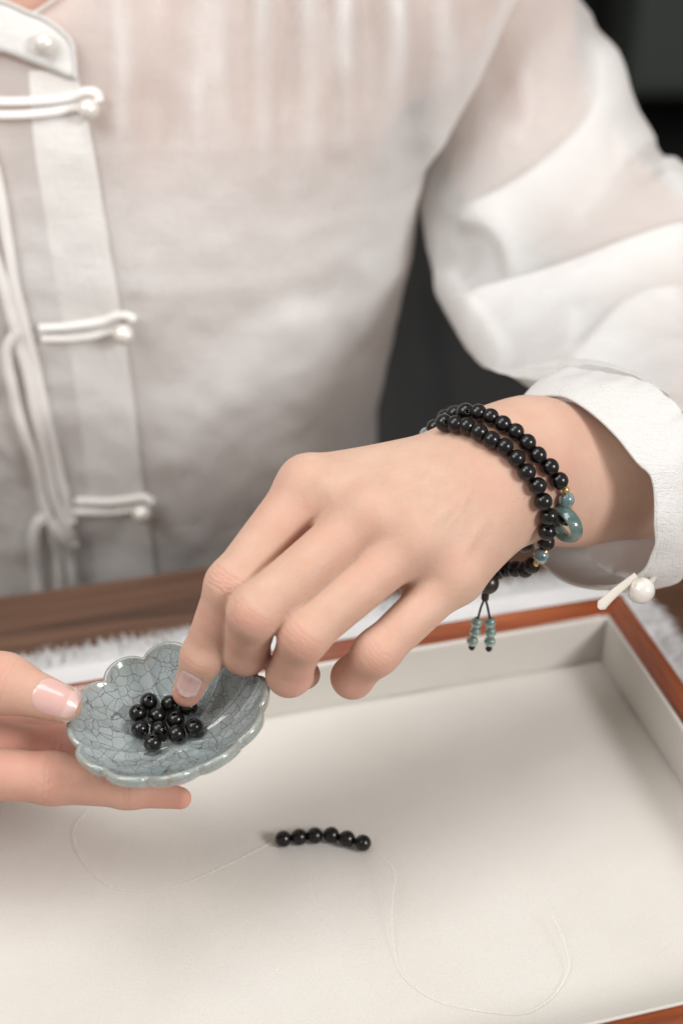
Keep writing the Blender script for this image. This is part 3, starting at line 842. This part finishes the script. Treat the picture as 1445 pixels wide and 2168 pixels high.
# ------------------------------------------------------------------ shirt
def sculpt(V, N, strokes):
    """push folds into a grid surface: strokes are ridge lines seen from the front"""
    px, py, d = proj(V.reshape(-1, 3)); Nf = N.reshape(-1, 3)
    face = np.einsum('ij,ij->i', Nf, (CAM - V.reshape(-1, 3))) > 0
    disp = np.zeros(len(px))
    for pts, amp, w1, w2 in strokes:
        P = cr_spline(A(pts, ), 40)
        best = np.full(len(px), 1e9); sg = np.zeros(len(px)); tt = np.zeros(len(px))
        for k in range(len(P) - 1):
            a, b = P[k], P[k + 1]; ab = b - a; L2 = ab @ ab + 1e-9
            qx, qy = px - a[0], py - a[1]
            t_ = np.clip((qx * ab[0] + qy * ab[1]) / L2, 0, 1)
            ex, ey = qx - t_ * ab[0], qy - t_ * ab[1]; dd = ex * ex + ey * ey
            m = dd < best
            best[m] = dd[m]; sg[m] = (ab[0] * qy - ab[1] * qx)[m]; tt[m] = (k + t_[m]) / (len(P) - 1)
        dd = np.sqrt(best); w = np.where(sg > 0, w1, w2)
        taper = np.clip(np.minimum(tt, 1 - tt) * 5, 0, 1); taper = taper * taper * (3 - 2 * taper)
        disp += amp * mm * np.exp(-(dd / w) ** 2) * taper
    disp[~face] = 0
    return V + N * disp.reshape(V.shape[:2])[..., None], disp

# front and back of the shirt body, as one loft
nz, na = 260, 420
zs = np.linspace(-.25, .285, nz); an = np.linspace(0, 2 * math.pi, na, endpoint=False)
Vt = np.zeros((nz, na, 3))
ca, sa = np.cos(an), np.sin(an)
sx = np.sign(ca) * np.abs(ca) ** .86; sy = np.sign(sa) * np.abs(sa) ** .86
for i, z in enumerate(zs):
    w = half_w(z); yf = y_front(z); yb = .79; c = YS; 
    Vt[i, :, 0] = XC + w * sx; Vt[i, :, 1] = np.where(sa < 0, c + (c - yf) * sy, c + (yb - c) * sy); Vt[i, :, 2] = z
Nt = -grid_normals(Vt)
if (Nt[nz // 2, 3 * na // 4] @ A([0, -1, 0])) < 0: Nt = -Nt
pxg, pyg, _ = proj(Vt.reshape(-1, 3)); pxg = pxg.reshape(nz, na); pyg = pyg.reshape(nz, na)
front = (sa < 0)[None, :]
g = lambda c, w: np.exp(-((pxg - c) / w) ** 2)
fade = np.clip((430 - pyg) / 420, 0, 1.3)
fade = np.where(front, fade, 0)
drift = 10 * np.sin(pyg / 90)
pl = 0
for c, w, a_ in ((250, 20, 2.2), (330, 38, -3.0), (425, 22, 2.0), (470, 18, 1.4), (520, 20, -1.2), (555, 20, 1.8), (602, 16, -2.4), (650, 22, 2.4), (700, 14, -1.3), (735, 20, 2.0), (780, 22, -2.0), (830, 24, 2.2), (890, 20, -1.0), (930, 26, 1.4)):
    ph = (c * 7 % 50)
    pl = pl + a_ * np.exp(-((pxg - c - 9 * np.sin((pyg + ph * 9) / 105) - (pyg - 100) * .02) / w) ** 2) * (1 + .5 * np.sin(pyg / 70 + c))
Vt = Vt + Nt * (pl * mm * 2.2 * fade)[..., None]
Vt = Vt + Nt * np.where(front, -.0010 * np.abs(vnoise(np.stack([Vt[..., 0] * 30 + Vt[..., 2] * 14, Vt[..., 1] * 20, Vt[..., 2] * 24 - Vt[..., 0] * 12], -1), 25)) - .0005 * np.abs(vnoise(np.stack([Vt[..., 0] * 75, Vt[..., 1] * 50, Vt[..., 2] * 60], -1), 26)) + 0.0008 * vnoise(np.stack([Vt[..., 0] * 38, Vt[..., 1] * 20, Vt[..., 2] * 26], -1), 21) + .0005 * vnoise(np.stack([Vt[..., 0] * 95, Vt[..., 1] * 60, Vt[..., 2] * 95], -1), 22), 0)[..., None]
Nt = -grid_normals(Vt)
if (Nt[nz // 2, 3 * na // 4] @ A([0, -1, 0])) < 0: Nt = -Nt
torso_strokes = [
    ([(310, 1040), (420, 900), (560, 760), (700, 640)], 3.0, 90, 60),
    ([(330, 1230), (430, 1100), (560, 1000), (700, 930)], 2.6, 60, 80),
    ([(420, 1230), (560, 1120), (720, 1060)], 2.2, 50, 50),
    ([(0, 980), (60, 920), (130, 850)], 2.0, 40, 60),
    ([(0, 1170), (120, 1130), (260, 1110)], 2.0, 30, 50),
    ([(770, 520), (790, 640), (770, 760), (760, 900)], 1.8, 26, 40),
    ([(300, 520), (320, 640), (315, 740)], 1.4, 16, 30),
    ([(225, 390), (262, 560), (285, 640)], 1.2, 10, 26),
    ([(1060, 20), (960, 200), (890, 340)], 2.5, 40, 40),
    ([(640, 620), (660, 760), (600, 880)], 2.5, 90, 90),
]
Vt, dsp = sculpt(Vt, Nt, torso_strokes)
ply_t = np.clip(.08 + np.clip(pl * fade, -2, 3).ravel() * .26 + np.clip(dsp / mm, 0, 3) * .06 + .18 * vnoise(Vt.reshape(-1, 3) * A([30, 30, 16]), 61) + .62 * (lambda q: q * q * (3 - 2 * q))(np.clip((.205 - Vt.reshape(-1, 3)[:, 2] + .012 * vnoise(Vt.reshape(-1, 3) * A([25, 25, 8]), 63)) / .07, 0, 1)), 0, .95)
pxg, pyg, _ = proj(Vt.reshape(-1, 3))
def inpoly(x, y, poly):
    r = np.zeros(len(x), bool); n = len(poly)
    for i in range(n):
        (x0, y0), (x1, y1) = poly[i], poly[(i + 1) % n]
        c = (y0 > y) != (y1 > y); r ^= c & (x < (x1 - x0) * (y - y0) / (y1 - y0 + 1e-12) + x0)
    return r
Fq = grid_faces(nz, na, False, True)
neck = inpoly(pxg, pyg, [(-700, -900), (-260, 20), (-60, 30), (76, 30), (130, -8), (420, -900)])
neck |= (Vt.reshape(-1, 3)[:, 2] > .21) & (np.hypot(Vt.reshape(-1, 3)[:, 0] - XC, Vt.reshape(-1, 3)[:, 1] - .70) < .066)
keep = ~neck[Fq].all(1)
Vt2 = Vt.reshape(-1, 3).copy()
rim_v = np.unique(Fq[keep].ravel()); rim_v = rim_v[neck[rim_v]]
cut = [(-700, -900), (-260, 20), (-60, 30), (76, 30), (130, -8), (420, -900)]
for v_ in rim_v:      # bring the cut edge onto the clean neckline
    x_, y_, d_ = (float(q[0]) for q in proj(Vt2[v_][None])); best_ = (1e9, x_, y_)
    for k_ in range(5):
        (ax_, ay_), (bx_, by_) = cut[k_], cut[k_ + 1]; ux_, uy_ = bx_ - ax_, by_ - ay_
        f_ = min(1, max(0, ((x_ - ax_) * ux_ + (y_ - ay_) * uy_) / (ux_ * ux_ + uy_ * uy_)))
        e_ = math.hypot(x_ - ax_ - f_ * ux_, y_ - ay_ - f_ * uy_)
        if e_ < best_[0]: best_ = (e_, ax_ + f_ * ux_, ay_ + f_ * uy_)
    if best_[0] < 30: Vt2[v_] = PX(best_[1], best_[2], d_)
shirt = localise(mk('shirt', Vt2, Fq[keep], M['linen'], person))
def set_ply(o, v):
    a_ = o.data.attributes.new('ply', 'FLOAT', 'POINT'); a_.data.foreach_set('value', np.asarray(v, np.float32))
set_ply(shirt, ply_t)
shirt['label'] = 'sheer white linen shirt body with gathered front'
sb_faces = Fq[keep][:, ::1]
shirt_bvh = bvh_of(Vt2, Fq)
def on_shirt(x, y, off):
    h = shirt_bvh.ray_cast(Vector(CAM), Vector(nrm(ray(x, y))))
    if h[0] is None: return PX(x, y, .62)
    n = A(h[1]); r = ray(x, y)
    if n @ r > 0: n = -n
    return A(h[0]) + n * off
# top of the shoulders closes the loft
# sleeves: lofts through elliptical sections
def sleeve_loft(sec, n_s, n_a, sup=.9):
    C_, Aa, Bb = [], [], []
    for (ix, iy, idp), (ox, oy, odp), thick, bulge in sec:
        a_, b_ = PX(ix, iy, idp), PX(ox, oy, odp); c = (a_ + b_) / 2; h = (b_ - a_) / 2
        v = nrm(CAM - c); v = nrm(v - nrm(h) * (v @ nrm(h)))
        C_.append(c); Aa.append(h); Bb.append(v * thick)
    C_, Aa, Bb = [cr_spline(A(q), n_s) for q in (C_, Aa, Bb)]
    t_ = np.linspace(0, 2 * math.pi, n_a, endpoint=False)
    cx_ = -np.sign(np.cos(t_)) * np.abs(np.cos(t_)) ** sup; sx_ = np.sign(np.sin(t_)) * np.abs(np.sin(t_)) ** sup
    return C_[:, None] + Aa[:, None] * cx_[None, :, None] + Bb[:, None] * sx_[None, :, None]
sec = [((930, -330, .705), (1090, -360, .710), .045, 0),
       ((985, -90, .705), (1170, -90, .705), .048, 0),
       ((955, 110, .705), (1245, 30, .700), .050, 0),
       ((905, 300, .702), (1312, 180, .695), .050, 0),
       ((886, 430, .695), (1398, 335, .690), .050, 0),
       ((907, 540, .680), (1520, 385, .685), .050, 0),
       ((922, 615, .662), (1640, 480, .672), .050, 0),
       ((958, 690, .634), (1690, 690, .645), .058, 0),
       ((1016, 775, .592), (1660, 900, .600), .056, 0),
       ((1090, 815, .550), (1580, 1080, .548), .048, 0),
       ((1185, 795, .524), (1475, 1222, .518), .033, 0)]
ns, na2 = 300, 320
Vs = sleeve_loft(sec, ns, na2)
Ns = grid_normals(Vs)
if Ns[ns // 2, na2 // 4] @ (CAM - Vs[ns // 2, na2 // 4]) < 0: Ns = -Ns
Vs = Vs + Ns * (.0012 * vnoise(Vs * A([30, 24, 30]), 31) + .0005 * vnoise(Vs * 90, 32) - .0016 * np.abs(vnoise(Vs * A([34, 30, 22]) + .5 * vnoise(Vs * 60, 35)[..., None], 33)) - .0007 * np.abs(vnoise(Vs * 75, 34)))[..., None]
sleeve_strokes = [
    ([(1235, 60), (1262, 150), (1240, 265), (1150, 360), (1050, 430), (955, 470)], 6.5, 20, 85),
    ([(955, 465), (1030, 482), (1075, 530), (1090, 615)], 3.6, 18, 50),
    ([(1560, 460), (1360, 525), (1200, 590), (1060, 632), (950, 655)], 8.0, 20, 80),
    ([(1520, 630), (1390, 640), (1310, 680), (1220, 780), (1190, 830)], 5.0, 24, 80),
    ([(1212, 650), (1205, 720), (1190, 790)], 2.0, 30, 22),
    ([(1480, 790), (1400, 800), (1330, 830)], 1.2, 20, 30),
    ([(1390, 330), (1420, 400), (1500, 470)], 4.5, 18, 60),
    ([(1000, 60), (1050, 160), (1040, 280)], -2.0, 40, 40),
    ([(935, 560), (1000, 660), (1090, 770)], 2.6, 30, 16),
    ([(1440, 250), (1330, 330), (1260, 420), (1180, 500)], 2.4, 40, 18),
    ([(1100, 130), (1120, 230), (1080, 330)], 1.6, 30, 14),
    ([(1480, 735), (1400, 745), (1320, 785)], 1.2, 20, 30),
]
Vs, dsp = sculpt(Vs, Ns, sleeve_strokes)
ply_s = np.clip(.18 + np.clip(dsp / mm, 0, 9) * .10 + .16 * vnoise(Vs.reshape(-1, 3) * 26, 62), 0, .95)
# cuff
op = [(1110, 845, .502), (1180, 838, .492), (1245, 866, .484), (1302, 920, .478), (1352, 975, .474), (1379, 1006, .473), (1383, 1060, .474), (1384, 1110, .476), (1386, 1165, .481), (1352, 1222, .490),
      (1268, 1243, .508), (1185, 1222, .522), (1140, 1175, .531), (1118, 1090, .533), (1102, 960, .527), (1098, 880, .514)]
en = [(1188, 785, .522), (1262, 782, .508), (1335, 800, .498), (1398, 836, .490), (1448, 885, .485), (1484, 945, .483), (1495, 1010, .484), (1496, 1080, .486), (1488, 1160, .492), (1450, 1215, .502),
      (1375, 1235, .520), (1290, 1215, .536), (1240, 1165, .546), (1215, 1080, .548), (1195, 950, .542), (1184, 850, .533)]
Pe2 = cr_spline(A([PX(*q) for q in en]), na2, True); Pe2 = Pe2 + (Pe2 - Pe2.mean(0)) * .035
bl = np.clip((np.linspace(0, 1, ns) - .80) / .20, 0, 1)[:, None, None]; bl = bl * bl * (3 - 2 * bl)
tv = Vs[-1] - Vs[-1].mean(0)
Vs = Vs * (1 - bl) + (Pe2[None] + (Vs.mean(1, keepdims=True) - Vs[-1].mean(0))) * bl
# gathers where the sleeve runs into the cuff
gw = np.clip((np.linspace(0, 1, ns) - .86) / .14, 0, 1)[:, None] ** 1.5
ta = np.linspace(0, 2 * math.pi, na2, endpoint=False)[None]
Vs = Vs + Ns * (gw * .0009 * vnoise(np.stack([np.cos(ta) * 9 + 0 * gw, np.sin(ta) * 9 + 0 * gw, gw * 2 + 0 * ta], -1), 71))[..., None]
sl = localise(mk('sleeve', Vs.reshape(-1, 3), grid_faces(ns, na2, False, True), M['linen'], shirt)); set_ply(sl, ply_s)
nA = 240
Po = cr_spline(A([PX(*q) for q in op]), nA, True); Pe = cr_spline(A([PX(*q) for q in en]), nA, True)
Po = Po + .0011 * np.stack([vnoise(Po * 70, 81), vnoise(Po * 70, 82), vnoise(Po * 70, 83)], 1)
s_ = np.linspace(0, 1, 40)
Vc = np.stack([Po * (1 - s) + Pe * s for s in s_], 0)
cc = Vc.mean(1, keepdims=True)
rad = Vc - cc; rad /= np.linalg.norm(rad, axis=2, keepdims=True)
Vc = Vc + rad * (.0016 * np.sin(math.pi * s_)[:, None] + .0009 * vnoise(Vc * 60, 42) + .0006 * vnoise(Vc * 120, 41) + (s_[:, None] ** 2) * .0009 * vnoise(np.stack([np.cos(np.linspace(0, 2 * math.pi, nA, endpoint=False)) * 8, np.sin(np.linspace(0, 2 * math.pi, nA, endpoint=False)) * 8, np.zeros(nA)], -1), 72)[None])[..., None]
cuff = localise(mk('cuff', Vc.reshape(-1, 3), grid_faces(40, nA, False, True), M['linen_solid'], shirt))
sm = cuff.modifiers.new('thickness', 'SOLIDIFY'); sm.thickness = .0011; sm.offset = 0
localise(tube('cuff_hem', Po, .0006, M['linen_solid'], shirt, k=8, closed=True))
# far sleeve and cuff, beyond the left edge of the picture
Pc = cr_spline(A([SHR + A([.02, 0, -.01]), SHR * .5 + el2 * .5, el2, el2 * .45 + h2['wr'] * .55, h2['wr'] * .8 + el2 * .2]), 70)
localise(tube('sleeve', Pc, cr_spline(A([[.075], [.070], [.066], [.052], [.040]]), 70)[:, 0] , M['linen'], shirt, k=64))

# placket, collar, loops, buttons and ties
def strip(name, Lp, Rp, off, mat, n=120, m=16, th=.0009, wob=.0):
    Lc, Rc = cr_spline(A(Lp, ), n), cr_spline(A(Rp), n)
    G = np.zeros((n, m, 3))
    for i in range(n):
        for j in range(m):
            f_ = j / (m - 1); q = Lc[i] * (1 - f_) + Rc[i] * f_
            e = min(j, m - 1 - j); G[i, j] = on_shirt(q[0], q[1], off * min(1, .10 + (j / (m - 1)) * 1.2) if name == 'placket' else off * (1 if e > 0 else .55))
    for _ in range(4):
        Q = G.copy(); Q[1:-1, :] = .5 * G[1:-1] + .25 * (G[2:] + G[:-2]); G = Q
    o = localise(mk(name, G.reshape(-1, 3), grid_faces(n, m), mat, shirt))
    if name != 'placket':
        s2 = o.modifiers.new('thickness', 'SOLIDIFY'); s2.thickness = th; s2.offset = 0
    return o
strip('placket', [(62, 150), (72, 300), (95, 450), (118, 600), (150, 760), (168, 880), (182, 1000), (195, 1120), (205, 1290)],
      [(164, 150), (190, 270), (214, 400), (240, 560), (266, 720), (288, 880), (300, 1000), (318, 1120), (335, 1290)], .0014, M['linen_placket'], th=.0006)
strip('collar', [(-110, 10), (-50, 8), (0, 6), (55, 28), (108, 50), (145, 76), (162, 100)], [(-110, 165), (-50, 130), (0, 112), (55, 128), (105, 148), (145, 165), (163, 168)], .0042, M['linen_placket'], 80, 14)
def shirt_cord(name, pts, r, off, mat=None, n=60, flat=1.0):
    Q = cr_spline(A([p[:2] for p in pts]), n)
    offs = np.interp(np.linspace(0, 1, n), np.linspace(0, 1, len(pts)), [off + (p[2] if len(p) > 2 else 0) for p in pts])
    P = A([on_shirt(x, y, o_) for (x, y), o_ in zip(Q, offs)])
    for _ in range(8): P[1:-1] = .5 * P[1:-1] + .25 * (P[2:] + P[:-2])
    return localise(tube(name, P, r, mat or M['cord'], shirt, k=12, flat=flat, up=-CF))
shirt_cord('collar_piping', [(-110, 9), (-50, 7), (0, 5), (55, 27), (108, 49), (145, 76), (162, 104), (163, 166)], .0009, .0048, M['linen_solid'])
shirt_cord('neckline_piping', [(72, 30), (95, 16), (125, -6), (180, -50)], .0008, .001, M['linen_solid'])
def sphere_mesh(name, r, mat, nu=32, nv=20):
    t_ = np.linspace(0.02, math.pi - .02, nv); p_ = np.arange(nu) * 2 * math.pi / nu
    V = np.stack([r * np.sin(t_)[:, None] * np.cos(p_), r * np.sin(t_)[:, None] * np.sin(p_), np.repeat(r * np.cos(t_)[:, None], nu, 1)], -1).reshape(-1, 3)
    o = mk(name, V, grid_faces(nv, nu, False, True)[:, ::-1], mat); me = o.data; bpy.data.objects.remove(o); return me
ME_PEARL = sphere_mesh('pearl_button', .0046, M['pearl'])
def pearl(c):
    o = bpy.data.objects.new('pearl_button', ME_PEARL); COL.objects.link(o); o.parent = shirt
    o.location = Vector(c); return o
for x, y in ((100, 95), (193, 231), (267, 692), (305, 1070)): pearl(on_shirt(x, y, .0070))
for y0, pts in ((0, [(-60, 214), (20, 216), (90, 214), (150, 206), (180, 196, .002), (205, 198, .003), (214, 216, .003)]), (1, [(-60, 244), (40, 244), (110, 238), (160, 228), (180, 226, .001)]),
                (2, [(84, 690), (150, 686), (215, 676), (245, 664), (272, 660, .002), (288, 668, .003)]), (3, [(90, 712), (150, 711), (210, 704), (245, 696)]),
                (4, [(160, 1056), (230, 1056), (280, 1050), (308, 1042, .002), (326, 1052, .003)]), (5, [(160, 1078), (230, 1078), (290, 1072)])):
    shirt_cord('button_loop', pts, .0019 if y0 < 2 else .0017, .0021, flat=.36)
ties = [[(-20, 300), (8, 430), (35, 600), (75, 760), (100, 880), (130, 1000), (156, 1098)],
        [(-20, 480), (12, 600), (36, 690), (66, 800), (92, 930), (122, 1050), (160, 1142)],
        [(40, 690), (22, 722), (24, 770), (50, 880), (82, 990), (106, 1082)],
        [(106, 1082), (84, 1104), (76, 1150), (84, 1225), (90, 1290)],
        [(108, 1084), (122, 1140), (130, 1225), (132, 1290)],
        [(112, 1088), (142, 1140), (160, 1225), (164, 1290)]]
for k, p in enumerate(ties): shirt_cord('drawstring', p, .0024 if k != 3 else .0030, .0028 + .0008 * (k % 3), n=90, flat=.28)
# cuff tie and its pearl
Q = cr_spline(A([PX(1345, 1218, .488), PX(1318, 1240, .484), PX(1290, 1264, .481), PX(1266, 1288, .479)]), 30)
localise(tube('cuff_loop', Q, np.concatenate([np.linspace(.0011, .0018, 26), [.0020, .0017, .0012, .0006]]), M['loop'], shirt, k=12, flat=.32, up=-CF))
pc = PX(1357, 1250, .487); o = pearl(pc)
Q = cr_spline(A([PX(1385, 1215, .493), PX(1372, 1238, .490), PX(1357, 1268, .489), PX(1338, 1262, .488), PX(1340, 1235, .489), PX(1362, 1215, .492)]), 40)
localise(tube('cuff_loop', Q, .0013, M['loop'], shirt, k=8))

# ------------------------------------------------------------------ bracelet on the wrist
br = empty('bracelet', PX(1125, 990, .49), 'double strand black bead bracelet with jade beads worn around the wrist', 'bracelet')
ME_BB = bead_mesh('bracelet_bead', .00300, .0005, M['bead'], 36, 22)
ME_JB = bead_mesh('jade_bead', .00278, .0005, M['jade'], 36, 22)
ME_GB = bead_mesh('gold_spacer', .0013, .0003, M['gold'], 20, 12)
ME_LB = bead_mesh('pale_jade_bead', .0021, .0004, M['jade_light'], 30, 18)
ME_GU = bead_mesh('guru_bead', .0039, .0006, M['guru'], 36, 22)
s1 = [('j', 904, 921), ('b', 919.5, 905), ('b', 939, 895), ('b', 963, 898), ('b', 987, 902.5), ('b', 1013, 915), ('b', 1039, 931.6), ('b', 1067, 946), ('b', 1092.5, 970.6), ('b', 1114, 1000), ('b', 1137, 1029), ('b', 1149, 1062),
      ('b', 1161, 1093.5), ('b', 1157, 1125.6), ('b', 1155, 1148), ('g', 1152, 1169), ('j', 1144, 1177), ('g', 1133, 1193), ('b', 1125, 1197), ('b', 1110.5, 1206), ('b', 1090, 1205), ('b', 1070, 1205), ('b', 1051, 1211)]
s2 = [('b', 942, 884), ('b', 961, 876), ('b', 984.5, 872), ('b', 1011, 874), ('b', 1037, 882.6), ('b', 1063, 898), ('b', 1090, 914.4), ('b', 1114.7, 937.4), ('b', 1137, 964), ('b', 1163, 989), ('b', 1183, 1018), ('g', 1196, 1037), ('j', 1198, 1058), ('g', 1203, 1079), ('b', 1199, 1095),
      ('b', 1184, 1112), ('b', 1160, 1127), ('b', 1131, 1134), ('b', 1110.5, 1152)]
dep1 = {0: .4955, 1: .4935, 14: .4835, 15: .4840, 16: .485, 17: .4875, 18: .4895, 19: .4935, 20: .4975, 21: .5010, 22: .504}
dep2 = {0: .504, 1: .502, 15: .4965, 16: .502, 17: .507, 18: .511}
RAD = {'b': .0030, 'j': .0028, 'g': .0012}
def strand(lst, dep):
    P = []; prev = None
    for k, (t_, x, y) in enumerate(lst):
        r = ray(x, y)
        if k in dep: d = dep[k]
        else:
            d = .455; rr = RAD[t_] + (.002 if t_ == 'g' else 0)
            ok = False
            for _ in range(200):
                v_ = float(hand1((CAM + d * r)[None])[0])
                if v_ <= rr: ok = True; break
                d += max(.0001, (v_ - rr) * .6)
                if d > .53: break
            if not ok: d = np.nan
        P.append(d)
    P = A(P); idx = np.arange(len(P)); bad = np.isnan(P)
    if bad.any(): P[bad] = np.interp(idx[bad], idx[~bad], P[~bad])
    # keep the thread smooth where it leaves the skin
    return A([PX(x, y, d) for (t_, x, y), d in zip(lst, P)]), P
for lst, dep in ((s1, dep1), (s2, dep2)):
    Pp, dd = strand(lst, dep)
    if lst is s2: S2D = dd
    for k, (t_, x, y) in enumerate(lst):
        ax = Pp[min(k + 1, len(Pp) - 1)] - Pp[max(k - 1, 0)]
        put({'b': 'bead', 'j': 'jade_bead', 'g': 'gold_spacer'}[t_], {'b': ME_BB, 'j': ME_JB, 'g': ME_GB}[t_], Pp[k], ax, br)
    # unseen run behind the wrist closes the loop
    a_, b_ = Pp[-1], Pp[0]; w = h1['wr']
    mid = cr_spline(A([Pp[-2], a_, a_ * .6 + b_ * .4 + nrm(ray(1000, 1050)) * .016, a_ * .3 + b_ * .7 + nrm(ray(1000, 1050)) * .016, b_, Pp[1]]), 200)[40:160]
    seg = np.concatenate([[0], np.cumsum(np.linalg.norm(np.diff(mid, axis=0), axis=1))]); n_ = int(seg[-1] / .0060)
    for q in range(1, n_):
        c = A([np.interp(seg[-1] * q / n_, seg, mid[:, i]) for i in range(3)])
        put('bead', ME_BB, c, mid[min(119, int(120 * q / n_) + 1)] - mid[max(0, int(120 * q / n_) - 1)], br)
    loop = np.vstack([Pp, mid[5:-5:6]])
    localise(tube('thread', cr_spline(loop, 260, True), .00035, M['blackcord'], br, k=6, closed=True))
# jade hoop threaded by the outer strand
hd = S2D[14] - .0015
Rc = PX(1194, 1109, hd); a_ = nrm(PX(1224, 1148, hd - .002) - PX(1172, 1072, hd + .002))
vv = nrm(CAM - Rc); side = nrm(np.cross(a_, vv)); bdir = nrm(side * .5 - vv * .87)
Rm, rm = .0058, .0021
u = np.arange(72) * 2 * math.pi / 72; w = np.arange(28) * 2 * math.pi / 28
nrm_r = np.cross(a_, bdir)
ring = []
for uu in u:
    rd = a_ * math.cos(uu) + bdir * math.sin(uu); c = Rc + rd * Rm
    ring.append(c + rm * (np.cos(w)[:, None] * rd * .58 + np.sin(w)[:, None] * nrm_r * 1.15))
localise(mk('jade_hoop', A(ring).reshape(-1, 3), grid_faces(72, 28, True, True), M['jade_ring'], br))
# tassel under the guru bead, hanging straight down
G0 = PX(1032, 1235, .495)
put('guru_bead', ME_GU, G0, (0.1, .2, 1), br)
def dn(x, y): # a point hanging in the vertical plane of the tassel
    r = ray(x, y); return CAM + r * (G0[1] / r[1])
kn = [dn(1028, 1254), dn(1026, 1262), dn(1026, 1270)]
localise(tube('tassel_knot', cr_spline(A(kn), 12), [.0013, .0014, .0014, .0012, .0014, .0013, .0012, .0014, .0013, .0012, .0013, .0010], M['blackcord'], br, k=12))
for pts, bds, tipk in (([(1026, 1266), (1018, 1284), (1012, 1305), (1008, 1318), (1005, 1337), (999, 1358), (998, 1370)], [(1008, 1318), (1005, 1337.5), (999, 1357)], (998, 1370)),
                       ([(1026, 1266), (1031, 1284), (1035, 1305), (1036.5, 1318), (1037.5, 1338), (1036, 1358), (1034, 1374)], [(1036.5, 1318), (1037.5, 1338), (1036, 1358)], (1034, 1373))):
    localise(tube('tassel_cord', cr_spline(A([dn(*p) for p in pts]), 40), .00042, M['blackcord'], br, k=8))
    for p in bds: put('pale_jade_bead', ME_LB, dn(*p), (0, 0, 1), br)
    e = dn(*tipk); localise(tube('cord_end', A([e + A([0, 0, .0008]), e, e - A([0, 0, .0010])]), [.0009, .0013, .0008], M['blackcord'], br, k=10))
for o in br.children:
    pass
